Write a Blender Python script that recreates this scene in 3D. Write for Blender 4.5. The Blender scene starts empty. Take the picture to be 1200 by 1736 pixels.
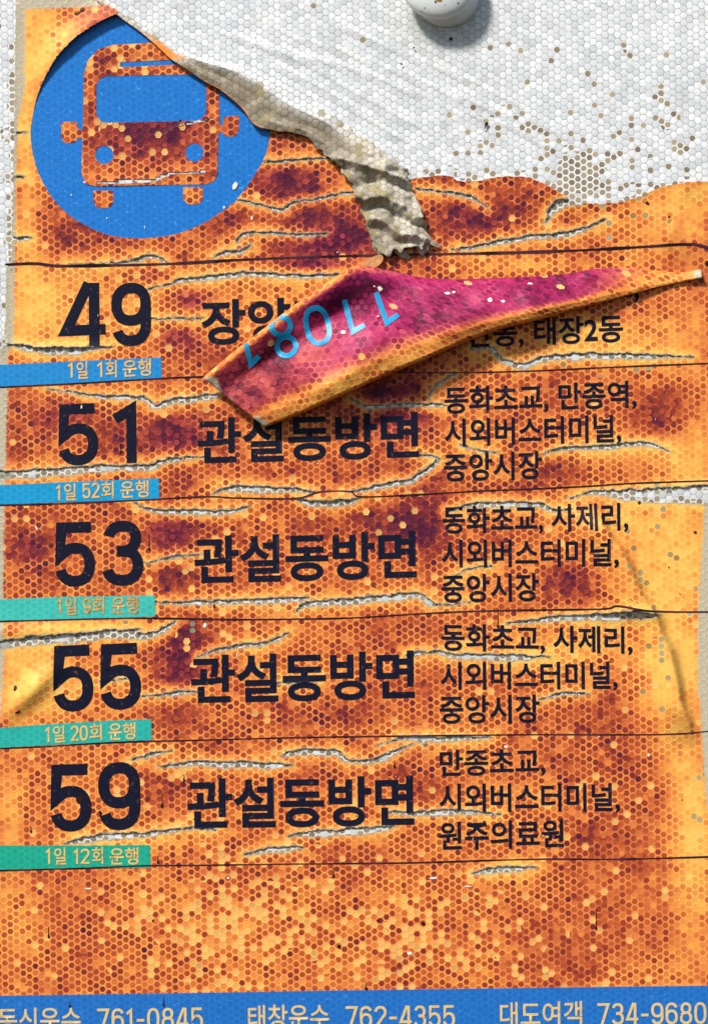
import bpy, bmesh, math
import numpy as np
from mathutils import Matrix, Vector
from mathutils.bvhtree import BVHTree

SC = bpy.context.scene
COL = SC.collection
RNG = np.random.default_rng(7)

# ------------------------------------------------------------------ frame of the sign
S = 0.0003                    # metres per photo pixel on the sign's face
TH = math.radians(1.15)       # the photographer held the camera slightly rolled
CT, ST = math.cos(TH), math.sin(TH)
ZC = 1.5                      # height of the picture centre above the ground


def uv_of(x, y):
    dx = np.asarray(x, float) - 600.0
    dy = 868.0 - np.asarray(y, float)
    return dx * CT + dy * ST, -dx * ST + dy * CT


def W(x, y, h=0.0):
    u, v = uv_of(x, y)
    return np.stack([u * S, -np.asarray(h, float) * S + 0 * u, ZC + v * S], -1)


# ------------------------------------------------------------------ camera
cam = bpy.data.cameras.new('camera')
camo = bpy.data.objects.new('camera', cam)
COL.objects.link(camo)
DIST = 1.15
cam.sensor_fit = 'VERTICAL'
cam.angle = 2 * math.atan(1736 * S / 2 / DIST)
cam.clip_start, cam.clip_end = 0.05, 200
camo.matrix_world = Matrix(((CT, ST, 0, 0), (0, 0, -1, -DIST), (-ST, CT, 0, ZC), (0, 0, 0, 1)))
SC.camera = camo

# ------------------------------------------------------------------ light
SUN_DIR = Vector((-0.44, -0.62, 0.76)).normalized()      # towards the sun
el = math.asin(SUN_DIR.z)
az = math.atan2(SUN_DIR.x, SUN_DIR.y)
world = bpy.data.worlds.new('World')
SC.world = world
world.use_nodes = True
wn = world.node_tree
sky = wn.nodes.new('ShaderNodeTexSky')
sky.sky_type = 'NISHITA'
sky.sun_disc = False
sky.sun_elevation = el
sky.sun_rotation = az
wn.links.new(sky.outputs[0], wn.nodes['Background'].inputs[0])
wn.nodes['Background'].inputs[1].default_value = 0.085
sun = bpy.data.lights.new('sun', 'SUN')
sun.energy = 3.9
sun.angle = math.radians(8.0)
sun.color = (1.0, 0.95, 0.88)
suno = bpy.data.objects.new('sun', sun)
COL.objects.link(suno)
suno.location = SUN_DIR * 5
suno.rotation_euler = (-SUN_DIR).to_track_quat('-Z', 'Y').to_euler()
SC.view_settings.view_transform = 'Standard'
SC.view_settings.look = 'None'
SC.view_settings.gamma = 1.0
SC.view_settings.use_curve_mapping = False
SC.view_settings.exposure = 0.40


# ------------------------------------------------------------------ numeric helpers
def sm(a, b, x):
    t = np.clip((x - a) / (b - a), 0, 1)
    return t * t * (3 - 2 * t)


_lat = RNG.random((256, 256))


def vnoise(x, y, scale, seed=0):
    x = np.asarray(x, float) / scale + seed * 17.3
    y = np.asarray(y, float) / scale + seed * 9.1
    xi, yi = np.floor(x).astype(int), np.floor(y).astype(int)
    fx, fy = x - xi, y - yi
    fx, fy = fx * fx * (3 - 2 * fx), fy * fy * (3 - 2 * fy)
    g = lambda i, j: _lat[(xi + i) % 256, (yi + j) % 256]
    return (g(0, 0) * (1 - fx) + g(1, 0) * fx) * (1 - fy) + (g(0, 1) * (1 - fx) + g(1, 1) * fx) * fy


def fbm(x, y, scale, seed=0, octs=3):
    t, a, n = 0, 1.0, 0
    for k in range(octs):
        t = t + a * vnoise(x, y, scale / 2 ** k, seed + k)
        n += a
        a *= .55
    return t / n


def spline(pts, per=8, closed=False):
    p = np.array(pts, float)
    n = len(p)
    out = []
    rng = range(n if closed else n - 1)
    for i in rng:
        if closed:
            a, b, c, d = p[(i - 1) % n], p[i], p[(i + 1) % n], p[(i + 2) % n]
        else:
            a, b, c, d = p[max(i - 1, 0)], p[i], p[i + 1], p[min(i + 2, n - 1)]
        for k in range(per):
            t = k / per
            out.append(.5 * ((2 * b) + (c - a) * t + (2 * a - 5 * b + 4 * c - d) * t * t + (-a + 3 * b - 3 * c + d) * t ** 3))
    if not closed:
        out.append(p[-1])
    return np.array(out)


def resample(pts, n):
    p = np.array(pts, float)
    d = np.r_[0, np.cumsum(np.linalg.norm(np.diff(p[:, :2], axis=0), axis=1))]
    t = np.linspace(0, d[-1], n)
    return np.stack([np.interp(t, d, p[:, k]) for k in range(p.shape[1])], -1)


def poly_sd(X, Y, poly):
    """distance to a closed polygon, positive inside"""
    p = np.array(poly, float)
    q = np.roll(p, -1, 0)
    best = np.full(X.shape, 1e9)
    inside = np.zeros(X.shape, bool)
    for (ax, ay), (bx, by) in zip(p, q):
        ex, ey = bx - ax, by - ay
        t = np.clip(((X - ax) * ex + (Y - ay) * ey) / max(ex * ex + ey * ey, 1e-9), 0, 1)
        best = np.minimum(best, np.hypot(X - ax - t * ex, Y - ay - t * ey))
        if ay != by:
            cr = ((ay > Y) != (by > Y)) & (X < (bx - ax) * (Y - ay) / (by - ay) + ax)
            inside ^= cr
    return np.where(inside, best, -best)


# ------------------------------------------------------------------ object helpers
def set_props(o, **k):
    for a, b in k.items():
        o[a] = b


def link(name, me, mat=None, parent=None):
    o = bpy.data.objects.new(name, me)
    COL.objects.link(o)
    if mat:
        me.materials.append(mat)
    if parent:
        o.parent = parent
        o.matrix_parent_inverse = parent.matrix_world.inverted()
    return o


def mesh_np(name, verts, faces, smooth=True):
    """verts (n,3), faces (m,k) with k fixed"""
    me = bpy.data.meshes.new(name)
    faces = np.asarray(faces, np.int32)
    m, k = faces.shape
    me.vertices.add(len(verts))
    me.vertices.foreach_set('co', np.asarray(verts, np.float32).ravel())
    me.loops.add(m * k)
    me.loops.foreach_set('vertex_index', faces.ravel())
    me.polygons.add(m)
    me.polygons.foreach_set('loop_start', np.arange(m, dtype=np.int32) * k)
    me.polygons.foreach_set('loop_total', np.full(m, k, np.int32))
    me.update(calc_edges=True)
    me.polygons.foreach_set('use_smooth', np.full(m, smooth))
    me.validate()
    return me


def attr(me, name, vals):
    a = me.attributes.new(name, 'FLOAT', 'POINT')
    a.data.foreach_set('value', np.asarray(vals, np.float32).ravel())


def attr_uv(me, U, V):
    a = me.attributes.new('cell_uv', 'FLOAT_VECTOR', 'POINT')
    a.data.foreach_set('vector', np.stack([U, V, 0 * U], -1).astype(np.float32).ravel())


# ------------------------------------------------------------------ shader helpers
def lin(r, g=None, b=None):
    if g is None:
        r, g, b = r
    f = lambda c: (c / 12.92 if c <= .04045 else ((c + .055) / 1.055) ** 2.4)
    return (f(r / 255), f(g / 255), f(b / 255), 1)


class NT:
    def __init__(self, name):
        self.m = bpy.data.materials.new(name)
        self.m.use_nodes = True
        self.t = self.m.node_tree
        self.p = self.t.nodes['Principled BSDF']

    def n(self, typ, **k):
        x = self.t.nodes.new(typ)
        for a, b in k.items():
            setattr(x, a, b)
        return x

    def put(self, sock, v):
        if isinstance(v, bpy.types.NodeSocket):
            self.t.links.new(v, sock)
        elif v is not None:
            sock.default_value = v

    def m_(self, op, a, b=None, c=None, clamp=False):
        x = self.n('ShaderNodeMath', operation=op, use_clamp=clamp)
        for i, v in enumerate((a, b, c)):
            if v is not None:
                self.put(x.inputs[i], v)
        return x.outputs[0]

    def v_(self, op, a, b=None):
        x = self.n('ShaderNodeVectorMath', operation=op)
        self.put(x.inputs[0], a)
        if b is not None:
            self.put(x.inputs[1], b)
        return x.outputs[1] if op in ('DOT_PRODUCT', 'LENGTH') else x.outputs[0]

    def at(self, name, vec=False):
        x = self.n('ShaderNodeAttribute', attribute_name=name)
        return x.outputs['Vector'] if vec else x.outputs['Fac']

    def mix(self, f, a, b, blend='MIX'):
        x = self.n('ShaderNodeMix', data_type='RGBA', blend_type=blend)
        self.put(x.inputs[0], f)
        self.put(x.inputs[6], a)
        self.put(x.inputs[7], b)
        return x.outputs[2]

    def ramp(self, f, stops):
        x = self.n('ShaderNodeValToRGB')
        e = x.color_ramp.elements
        while len(e) < len(stops):
            e.new(.5)
        for el_, (p, c) in zip(e, stops):
            el_.position = p
            el_.color = c
        self.put(x.inputs[0], f)
        return x.outputs[0]

    def step(self, lo, hi, v):
        x = self.n('ShaderNodeMapRange', interpolation_type='SMOOTHSTEP')
        self.put(x.inputs[0], v)
        x.inputs[1].default_value = lo
        x.inputs[2].default_value = hi
        return x.outputs[0]

    def noise(self, vec, scale, detail=2, rough=.5):
        x = self.n('ShaderNodeTexNoise')
        self.put(x.inputs['Vector'], vec)
        x.inputs['Scale'].default_value = scale
        x.inputs['Detail'].default_value = detail
        x.inputs['Roughness'].default_value = rough
        return x.outputs[0]

    def wn(self, vec, off):
        x = self.n('ShaderNodeTexWhiteNoise')
        x.noise_dimensions = '3D'
        # round the cell centre so that every fragment of one cell gets one number
        r = self.v_('FLOOR', self.v_('ADD', self.v_('SCALE_', vec) if False else vec, (off + .5, off + .5, off + .5)))
        self.put(x.inputs['Vector'], r)
        return x.outputs[0]

    def hexgrid(self, uv, P=11.85, jitter=.9):
        """flat-topped hexagon cells: (cell id vector, 0 in the centre .. 1 on the border)"""
        nz = self.n('ShaderNodeTexNoise')
        self.put(nz.inputs['Vector'], uv)
        nz.inputs['Scale'].default_value = .16
        nz.inputs['Detail'].default_value = 1
        j = self.v_('MULTIPLY', self.v_('SUBTRACT', nz.outputs['Color'], (.5, .5, .5)), (jitter * 2, jitter * 2, 0))
        uv = self.v_('ADD', uv, j)
        sx, sy = P * math.sqrt(3), P
        half = (sx / 2, sy / 2, 0)

        def cell(v):
            k = self.v_('FLOOR', self.v_('DIVIDE', v, (sx, sy, 1)))
            k = self.v_('MULTIPLY', k, (1, 1, 0))
            loc = self.v_('SUBTRACT', self.v_('SUBTRACT', v, self.v_('MULTIPLY', k, (sx, sy, 0))), half)
            return k, self.v_('MULTIPLY', loc, (1, 1, 0))
        ka, a = cell(uv)
        kb, b = cell(self.v_('ADD', uv, half))
        pick = self.m_('LESS_THAN', self.v_('DOT_PRODUCT', a, a), self.v_('DOT_PRODUCT', b, b))
        mx = self.n('ShaderNodeMix', data_type='VECTOR')
        self.put(mx.inputs[0], pick)
        self.put(mx.inputs[4], b)
        self.put(mx.inputs[5], a)
        g = self.v_('ABSOLUTE', mx.outputs[1])
        mk = self.n('ShaderNodeMix', data_type='VECTOR')
        self.put(mk.inputs[0], pick)
        self.put(mk.inputs[4], self.v_('ADD', self.v_('MULTIPLY', kb, (2, 2, 0)), (1, 1, 5)))
        self.put(mk.inputs[5], self.v_('MULTIPLY', ka, (2, 2, 0)))
        cid = mk.outputs[1]
        d = self.m_('MAXIMUM', self.v_('DOT_PRODUCT', g, (0, 1, 0)), self.v_('DOT_PRODUCT', g, (math.sqrt(3) / 2, .5, 0)))
        return cid, self.m_('DIVIDE', d, P / 2), uv, mx.outputs[1]

    def bump(self, h, strength, dist=.0003):
        x = self.n('ShaderNodeBump')
        x.inputs['Strength'].default_value = strength
        x.inputs['Distance'].default_value = dist
        self.put(x.inputs['Height'], h)
        self.put(self.p.inputs['Normal'], x.outputs[0])

    def finish(self, color, rough=.45, spec=.4):
        self.put(self.p.inputs['Base Color'], color)
        self.put(self.p.inputs['Roughness'], rough)
        self.put(self.p.inputs['Specular IOR Level'], spec)
        return self.m


RUST = [(0.0, lin(240, 188, 92)), (.2, lin(234, 160, 74)), (.38, lin(222, 130, 66)), (.55, lin(184, 86, 48)),
        (.72, lin(146, 58, 42)), (.88, lin(112, 42, 46)), (1.0, lin(82, 30, 54))]
MAG = [(0.0, lin(236, 130, 90)), (.25, lin(216, 92, 110)), (.5, lin(172, 44, 96)), (.75, lin(120, 24, 64)), (1.0, lin(72, 14, 42))]


def film_material(name):
    N = NT(name)
    uv0 = N.at('cell_uv', True)
    cid, d, uv, loc = N.hexgrid(uv0)
    cuv = N.v_('SUBTRACT', uv, loc)
    age, vio, shade_crud = N.at('age'), N.at('violet'), N.at('shade_crud')
    hv = N.m_('MULTIPLY', N.at('relief'), N.m_('ADD', .55, N.m_('MULTIPLY', N.step(.3, .65, N.noise(uv0, .016, 3, .6)), .5)))
    bare, spot, pale = N.at('bare'), N.at('spot'), N.at('pale')
    r1, r2, r3 = N.wn(cid, 0), N.wn(cid, 31), N.wn(cid, 77)
    blot = N.m_('SUBTRACT', N.noise(uv0, .045, 3, .6), .5)
    fine = N.m_('SUBTRACT', N.noise(uv0, .35, 3, .6), .5)
    cblot = N.m_('SUBTRACT', N.noise(cuv, .042, 3, .7), .5)
    base = N.m_('ADD', age, N.m_('MULTIPLY', blot, .24))
    cbase = N.m_('ADD', age, N.m_('MULTIPLY', cblot, 1.25))
    cv = N.m_('ADD', cbase, N.m_('MULTIPLY', hv, N.m_('ADD', .15, N.m_('MULTIPLY', N.m_('SUBTRACT', r1, .5), .36))))
    wv = N.m_('ADD', N.m_('SUBTRACT', base, N.m_('MULTIPLY', hv, .19)), N.m_('MULTIPLY', blot, .3))
    wall = N.step(.66, .84, d)
    # walls of neighbouring old cells run together
    merge = N.step(.56, .80, N.m_('ADD', base, N.m_('MULTIPLY', N.m_('SUBTRACT', N.noise(uv0, .06, 1), .5), .7)))
    wv = N.m_('ADD', wv, N.m_('MULTIPLY', merge, .36))
    val = N.m_('ADD', N.m_('MULTIPLY', cv, N.m_('SUBTRACT', 1, wall)), N.m_('MULTIPLY', wv, wall))
    val = N.m_('ADD', val, N.m_('MULTIPLY', fine, .16), clamp=True)
    c = N.ramp(val, RUST)
    c = N.mix(vio, c, N.ramp(val, MAG))
    # bleached cells with a darker ring
    isp = N.m_('MULTIPLY', N.m_('LESS_THAN', r2, pale), N.m_('SUBTRACT', 1, N.step(.86, .95, d)))
    ring = N.m_('MULTIPLY', N.step(.30, .42, d), N.m_('SUBTRACT', 1, N.step(.55, .68, d)))
    pc = N.mix(N.m_('MULTIPLY', ring, N.m_('MULTIPLY', r3, .8)), lin(246, 198, 112), lin(222, 132, 62))
    c = N.mix(N.m_('MULTIPLY', isp, N.m_('ADD', .5, N.m_('MULTIPLY', r3, .5))), c, pc)
    # greyish worn-through cells
    iss = N.m_('MULTIPLY', N.m_('LESS_THAN', r3, spot), N.m_('SUBTRACT', 1, N.step(.70, .86, d)))
    c = N.mix(N.m_('MULTIPLY', iss, .8), c, N.mix(r1, lin(112, 100, 70), lin(176, 172, 140)))
    bcol = N.mix(N.noise(uv0, .2, 3), lin(160, 148, 118), lin(206, 198, 176))
    c = N.mix(bare, c, bcol)
    c = N.mix(N.m_('MULTIPLY', shade_crud, N.step(.34, .5, N.noise(uv0, .09, 3, .6))), c, lin(34, 24, 18))  # upper-lip shade line painted into the film colour, with edge dirt
    # grime specks
    sp = N.step(.70, .76, N.noise(uv0, .23, 4, .7))
    c = N.mix(N.m_('MULTIPLY', sp, .35), c, lin(84, 50, 30))
    hgt = N.m_('ADD', N.m_('MULTIPLY', N.step(.6, .95, d), N.m_('ADD', .25, hv)), N.m_('MULTIPLY', fine, .8))
    N.bump(hgt, .32)
    return N.finish(c, N.m_('ADD', .46, N.m_('MULTIPLY', fine, .3)), .13)


def sheeting_material():
    N = NT('white_cell_sheeting')
    uv0 = N.at('cell_uv', True)
    cid, d, uv, loc = N.hexgrid(uv0, jitter=1.2)
    r1, r2 = N.wn(cid, 0), N.wn(cid, 31)
    brown, grime_shade = N.at('brown'), N.at('grime_shade')
    fine = N.noise(uv0, .4, 3, .65)
    big = N.noise(uv0, .012, 4, .6)
    c = N.mix(r1, lin(200, 204, 206), lin(230, 232, 232))
    c = N.mix(N.m_('MULTIPLY', N.step(.45, .72, big), .5), c, lin(240, 241, 240))
    # thin dark line: emboss shade painted on the lower side of each cell
    gate = N.step(.34, .56, N.noise(uv0, .11, 2, .6))
    low = N.step(.0, 3.0, N.m_('MULTIPLY', N.v_('DOT_PRODUCT', loc, (.25, 1, 0)), -1))
    line = N.m_('MULTIPLY', N.m_('MULTIPLY', N.step(.86, .95, d), low), gate)
    c = N.mix(N.m_('MULTIPLY', line, .85), c, lin(92, 96, 100))
    c = N.mix(N.m_('MULTIPLY', N.m_('MULTIPLY', N.step(.84, .94, d), .42), N.step(.28, .56, N.noise(uv0, .05, 3, .6))), c, lin(104, 110, 114))
    dirt = N.step(.52, .70, N.noise(uv0, .02, 5, .7))
    c = N.mix(N.m_('MULTIPLY', dirt, .28), c, lin(150, 146, 136))
    # cells that have lost their lens layer
    isb = N.m_('MULTIPLY', N.m_('LESS_THAN', r2, brown), N.m_('SUBTRACT', 1, N.step(.74, .85, d)))
    bc = N.mix(r1, lin(112, 92, 62), lin(166, 150, 118))
    rim = N.m_('MULTIPLY', N.m_('LESS_THAN', r2, brown), N.step(.74, .85, d))
    c = N.mix(N.m_('MULTIPLY', rim, .8), c, lin(236, 238, 238))
    c = N.mix(N.m_('MULTIPLY', isb, .92), c, bc)
    c = N.mix(N.m_('MULTIPLY', grime_shade, N.m_('ADD', .45, N.m_('MULTIPLY', fine, .5))), c, lin(128, 128, 108))
    sp = N.step(.735, .77, N.noise(uv0, .12, 5, .75))
    c = N.mix(N.m_('MULTIPLY', sp, .6), c, lin(70, 66, 60))
    dome = N.m_('SUBTRACT', 1, N.m_('POWER', d, 3.0))
    hgt = N.m_('ADD', N.m_('MULTIPLY', dome, N.m_('ADD', .5, N.m_('MULTIPLY', r2, .5))), N.m_('MULTIPLY', fine, .9))
    N.bump(hgt, .38)
    return N.finish(c, .42, .35)


def torn_material():
    N = NT('bare_film_back')
    uv0 = N.at('cell_uv', True)
    cid, d, uv, loc = N.hexgrid(uv0, jitter=2.0)
    r1, r2 = N.wn(cid, 0), N.wn(cid, 31)
    dirty, orange, white = N.at('dirty'), N.at('orange'), N.at('white')
    fine = N.noise(uv0, .3, 4, .7)
    big = N.noise(uv0, .05, 4, .6)
    c = N.mix(white, N.mix(r1, lin(174, 165, 146), lin(208, 201, 184)), N.mix(r1, lin(206, 208, 208), lin(232, 233, 232)))
    dark = N.mix(r1, lin(124, 113, 94), lin(158, 147, 126))
    f = N.m_('MULTIPLY', dirty, N.m_('ADD', .3, N.m_('MULTIPLY', big, 1.2)), clamp=True)
    c = N.mix(f, c, dark)
    c = N.mix(N.m_('MULTIPLY', N.step(.80, .93, d), .55), c, lin(98, 88, 72))
    c = N.mix(N.m_('MULTIPLY', N.m_('LESS_THAN', r2, .07), .7), c, lin(150, 138, 92))
    c = N.mix(N.m_('MULTIPLY', N.step(.64, .69, N.noise(uv0, .11, 5, .75)), .85), c, lin(52, 42, 34))
    c = N.mix(orange, c, N.mix(fine, lin(214, 110, 40), lin(238, 160, 70)))
    hgt = N.m_('ADD', N.m_('MULTIPLY', N.m_('SUBTRACT', 1, N.m_('POWER', d, 3.0)), .8), N.m_('MULTIPLY', fine, .7))
    N.bump(hgt, .45)
    return N.finish(c, .6, .25)


def ink_material(name, rgb, var=.12, wear=.0, wear_rgb=(200, 160, 90), rough=.45, hexed=0.0, alt=None, spec=.2):
    N = NT(name)
    tc = N.n('ShaderNodeTexCoord').outputs['Object']
    tc = N.v_('MULTIPLY', tc, (1 / S, 1 / S, 1 / S))
    nz = N.noise(tc, .3, 3, .65)
    c = N.mix(N.m_('MULTIPLY', nz, 1), lin(*[k * (1 - var) for k in rgb]), lin(*[min(255, k * (1 + var) + 6) for k in rgb]))
    if alt:
        c = N.mix(N.step(.42, .62, N.noise(tc, .02, 2)), c, lin(*alt))
    if hexed:
        sw = N.n('ShaderNodeSeparateXYZ')
        N.put(sw.inputs[0], tc)
        cb = N.n('ShaderNodeCombineXYZ')
        N.put(cb.inputs[0], sw.outputs[0])
        N.put(cb.inputs[1], N.m_('SUBTRACT', sw.outputs[2], ZC / S))
        cid, d, _, _ = N.hexgrid(cb.outputs[0])
        r = N.wn(cid, 3)
        c = N.mix(N.m_('MULTIPLY', N.step(.72, .9, d), hexed), c, lin(*[min(255, k * 1.25 + 22) for k in rgb]))
        c = N.mix(N.m_('MULTIPLY', N.m_('SUBTRACT', r, .5), .25, clamp=True), c, lin(*[k * .7 for k in rgb]))
    if wear:
        w = N.step(.62 - wear * .25, .70, N.noise(tc, .14, 4, .7))
        c = N.mix(w, c, lin(*wear_rgb))
    N.bump(nz, .12)
    return N.finish(c, rough, spec)


M_FILM = film_material('aged_orange_film')
M_SHEET = sheeting_material()
M_TORN = torn_material()
M_INK = ink_material('navy_ink', (14, 16, 35), .25, rough=.5, spec=.12, wear=.04, wear_rgb=(96, 70, 62))
M_LINE = ink_material('black_rule_ink', (26, 16, 24), .3, spec=.1, alt=(72, 40, 52))
M_BLUE = ink_material('blue_ink', (20, 106, 186), .1, hexed=.2, wear=.12, wear_rgb=(70, 150, 214))
M_FOOT = ink_material('footer_blue_ink', (26, 98, 174), .1, hexed=.2, wear=.12, wear_rgb=(70, 130, 190))
M_B1 = ink_material('sky_blue_ink', (26, 124, 188), .07, hexed=.2)
M_B2 = ink_material('cyan_ink', (18, 138, 188), .07, hexed=.2)
M_B3 = ink_material('pale_teal_ink', (54, 172, 160), .07, hexed=.2)
M_B4 = ink_material('teal_ink', (34, 160, 148), .07, hexed=.2)
M_B5 = ink_material('green_teal_ink', (22, 152, 126), .07, hexed=.2)
M_TAN = ink_material('tan_ink', (214, 176, 104), .14, wear=.35, wear_rgb=(170, 98, 44))
M_TAN_WORN = ink_material('worn_tan_ink', (206, 160, 84), .16, wear=.85, wear_rgb=(176, 100, 44))
M_FOOT_TAN = ink_material('footer_tan_ink', (204, 178, 124), .14, wear=.15, wear_rgb=(150, 110, 60))
M_CYAN = ink_material('cyan_digit_ink', (30, 146, 196), .1, rough=.35, wear=.12, wear_rgb=(120, 60, 110))
M_DIRT = ink_material('dark_dirt', (34, 16, 12), .3)
M_CHIP = ink_material('white_chip', (226, 218, 200), .1)

N = NT('white_paint')
tc = N.n('ShaderNodeTexCoord').outputs['Object']
M_WHITE = N.finish(N.mix(N.noise(tc, 90, 4), lin(232, 234, 236), lin(248, 248, 248)), .4)
N = NT('translucent_white_plastic')
tc = N.n('ShaderNodeTexCoord').outputs['Object']
cc = N.mix(N.noise(tc, 60, 3), lin(222, 228, 222), lin(240, 243, 240))
cc = N.mix(N.step(.69, .73, N.noise(tc, 260, 4, .7)), cc, lin(120, 92, 52))
N.p.inputs['Subsurface Weight'].default_value = .35
N.p.inputs['Subsurface Radius'].default_value = (.004, .004, .0035)
M_CAP = N.finish(cc, .3, .5)

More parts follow.
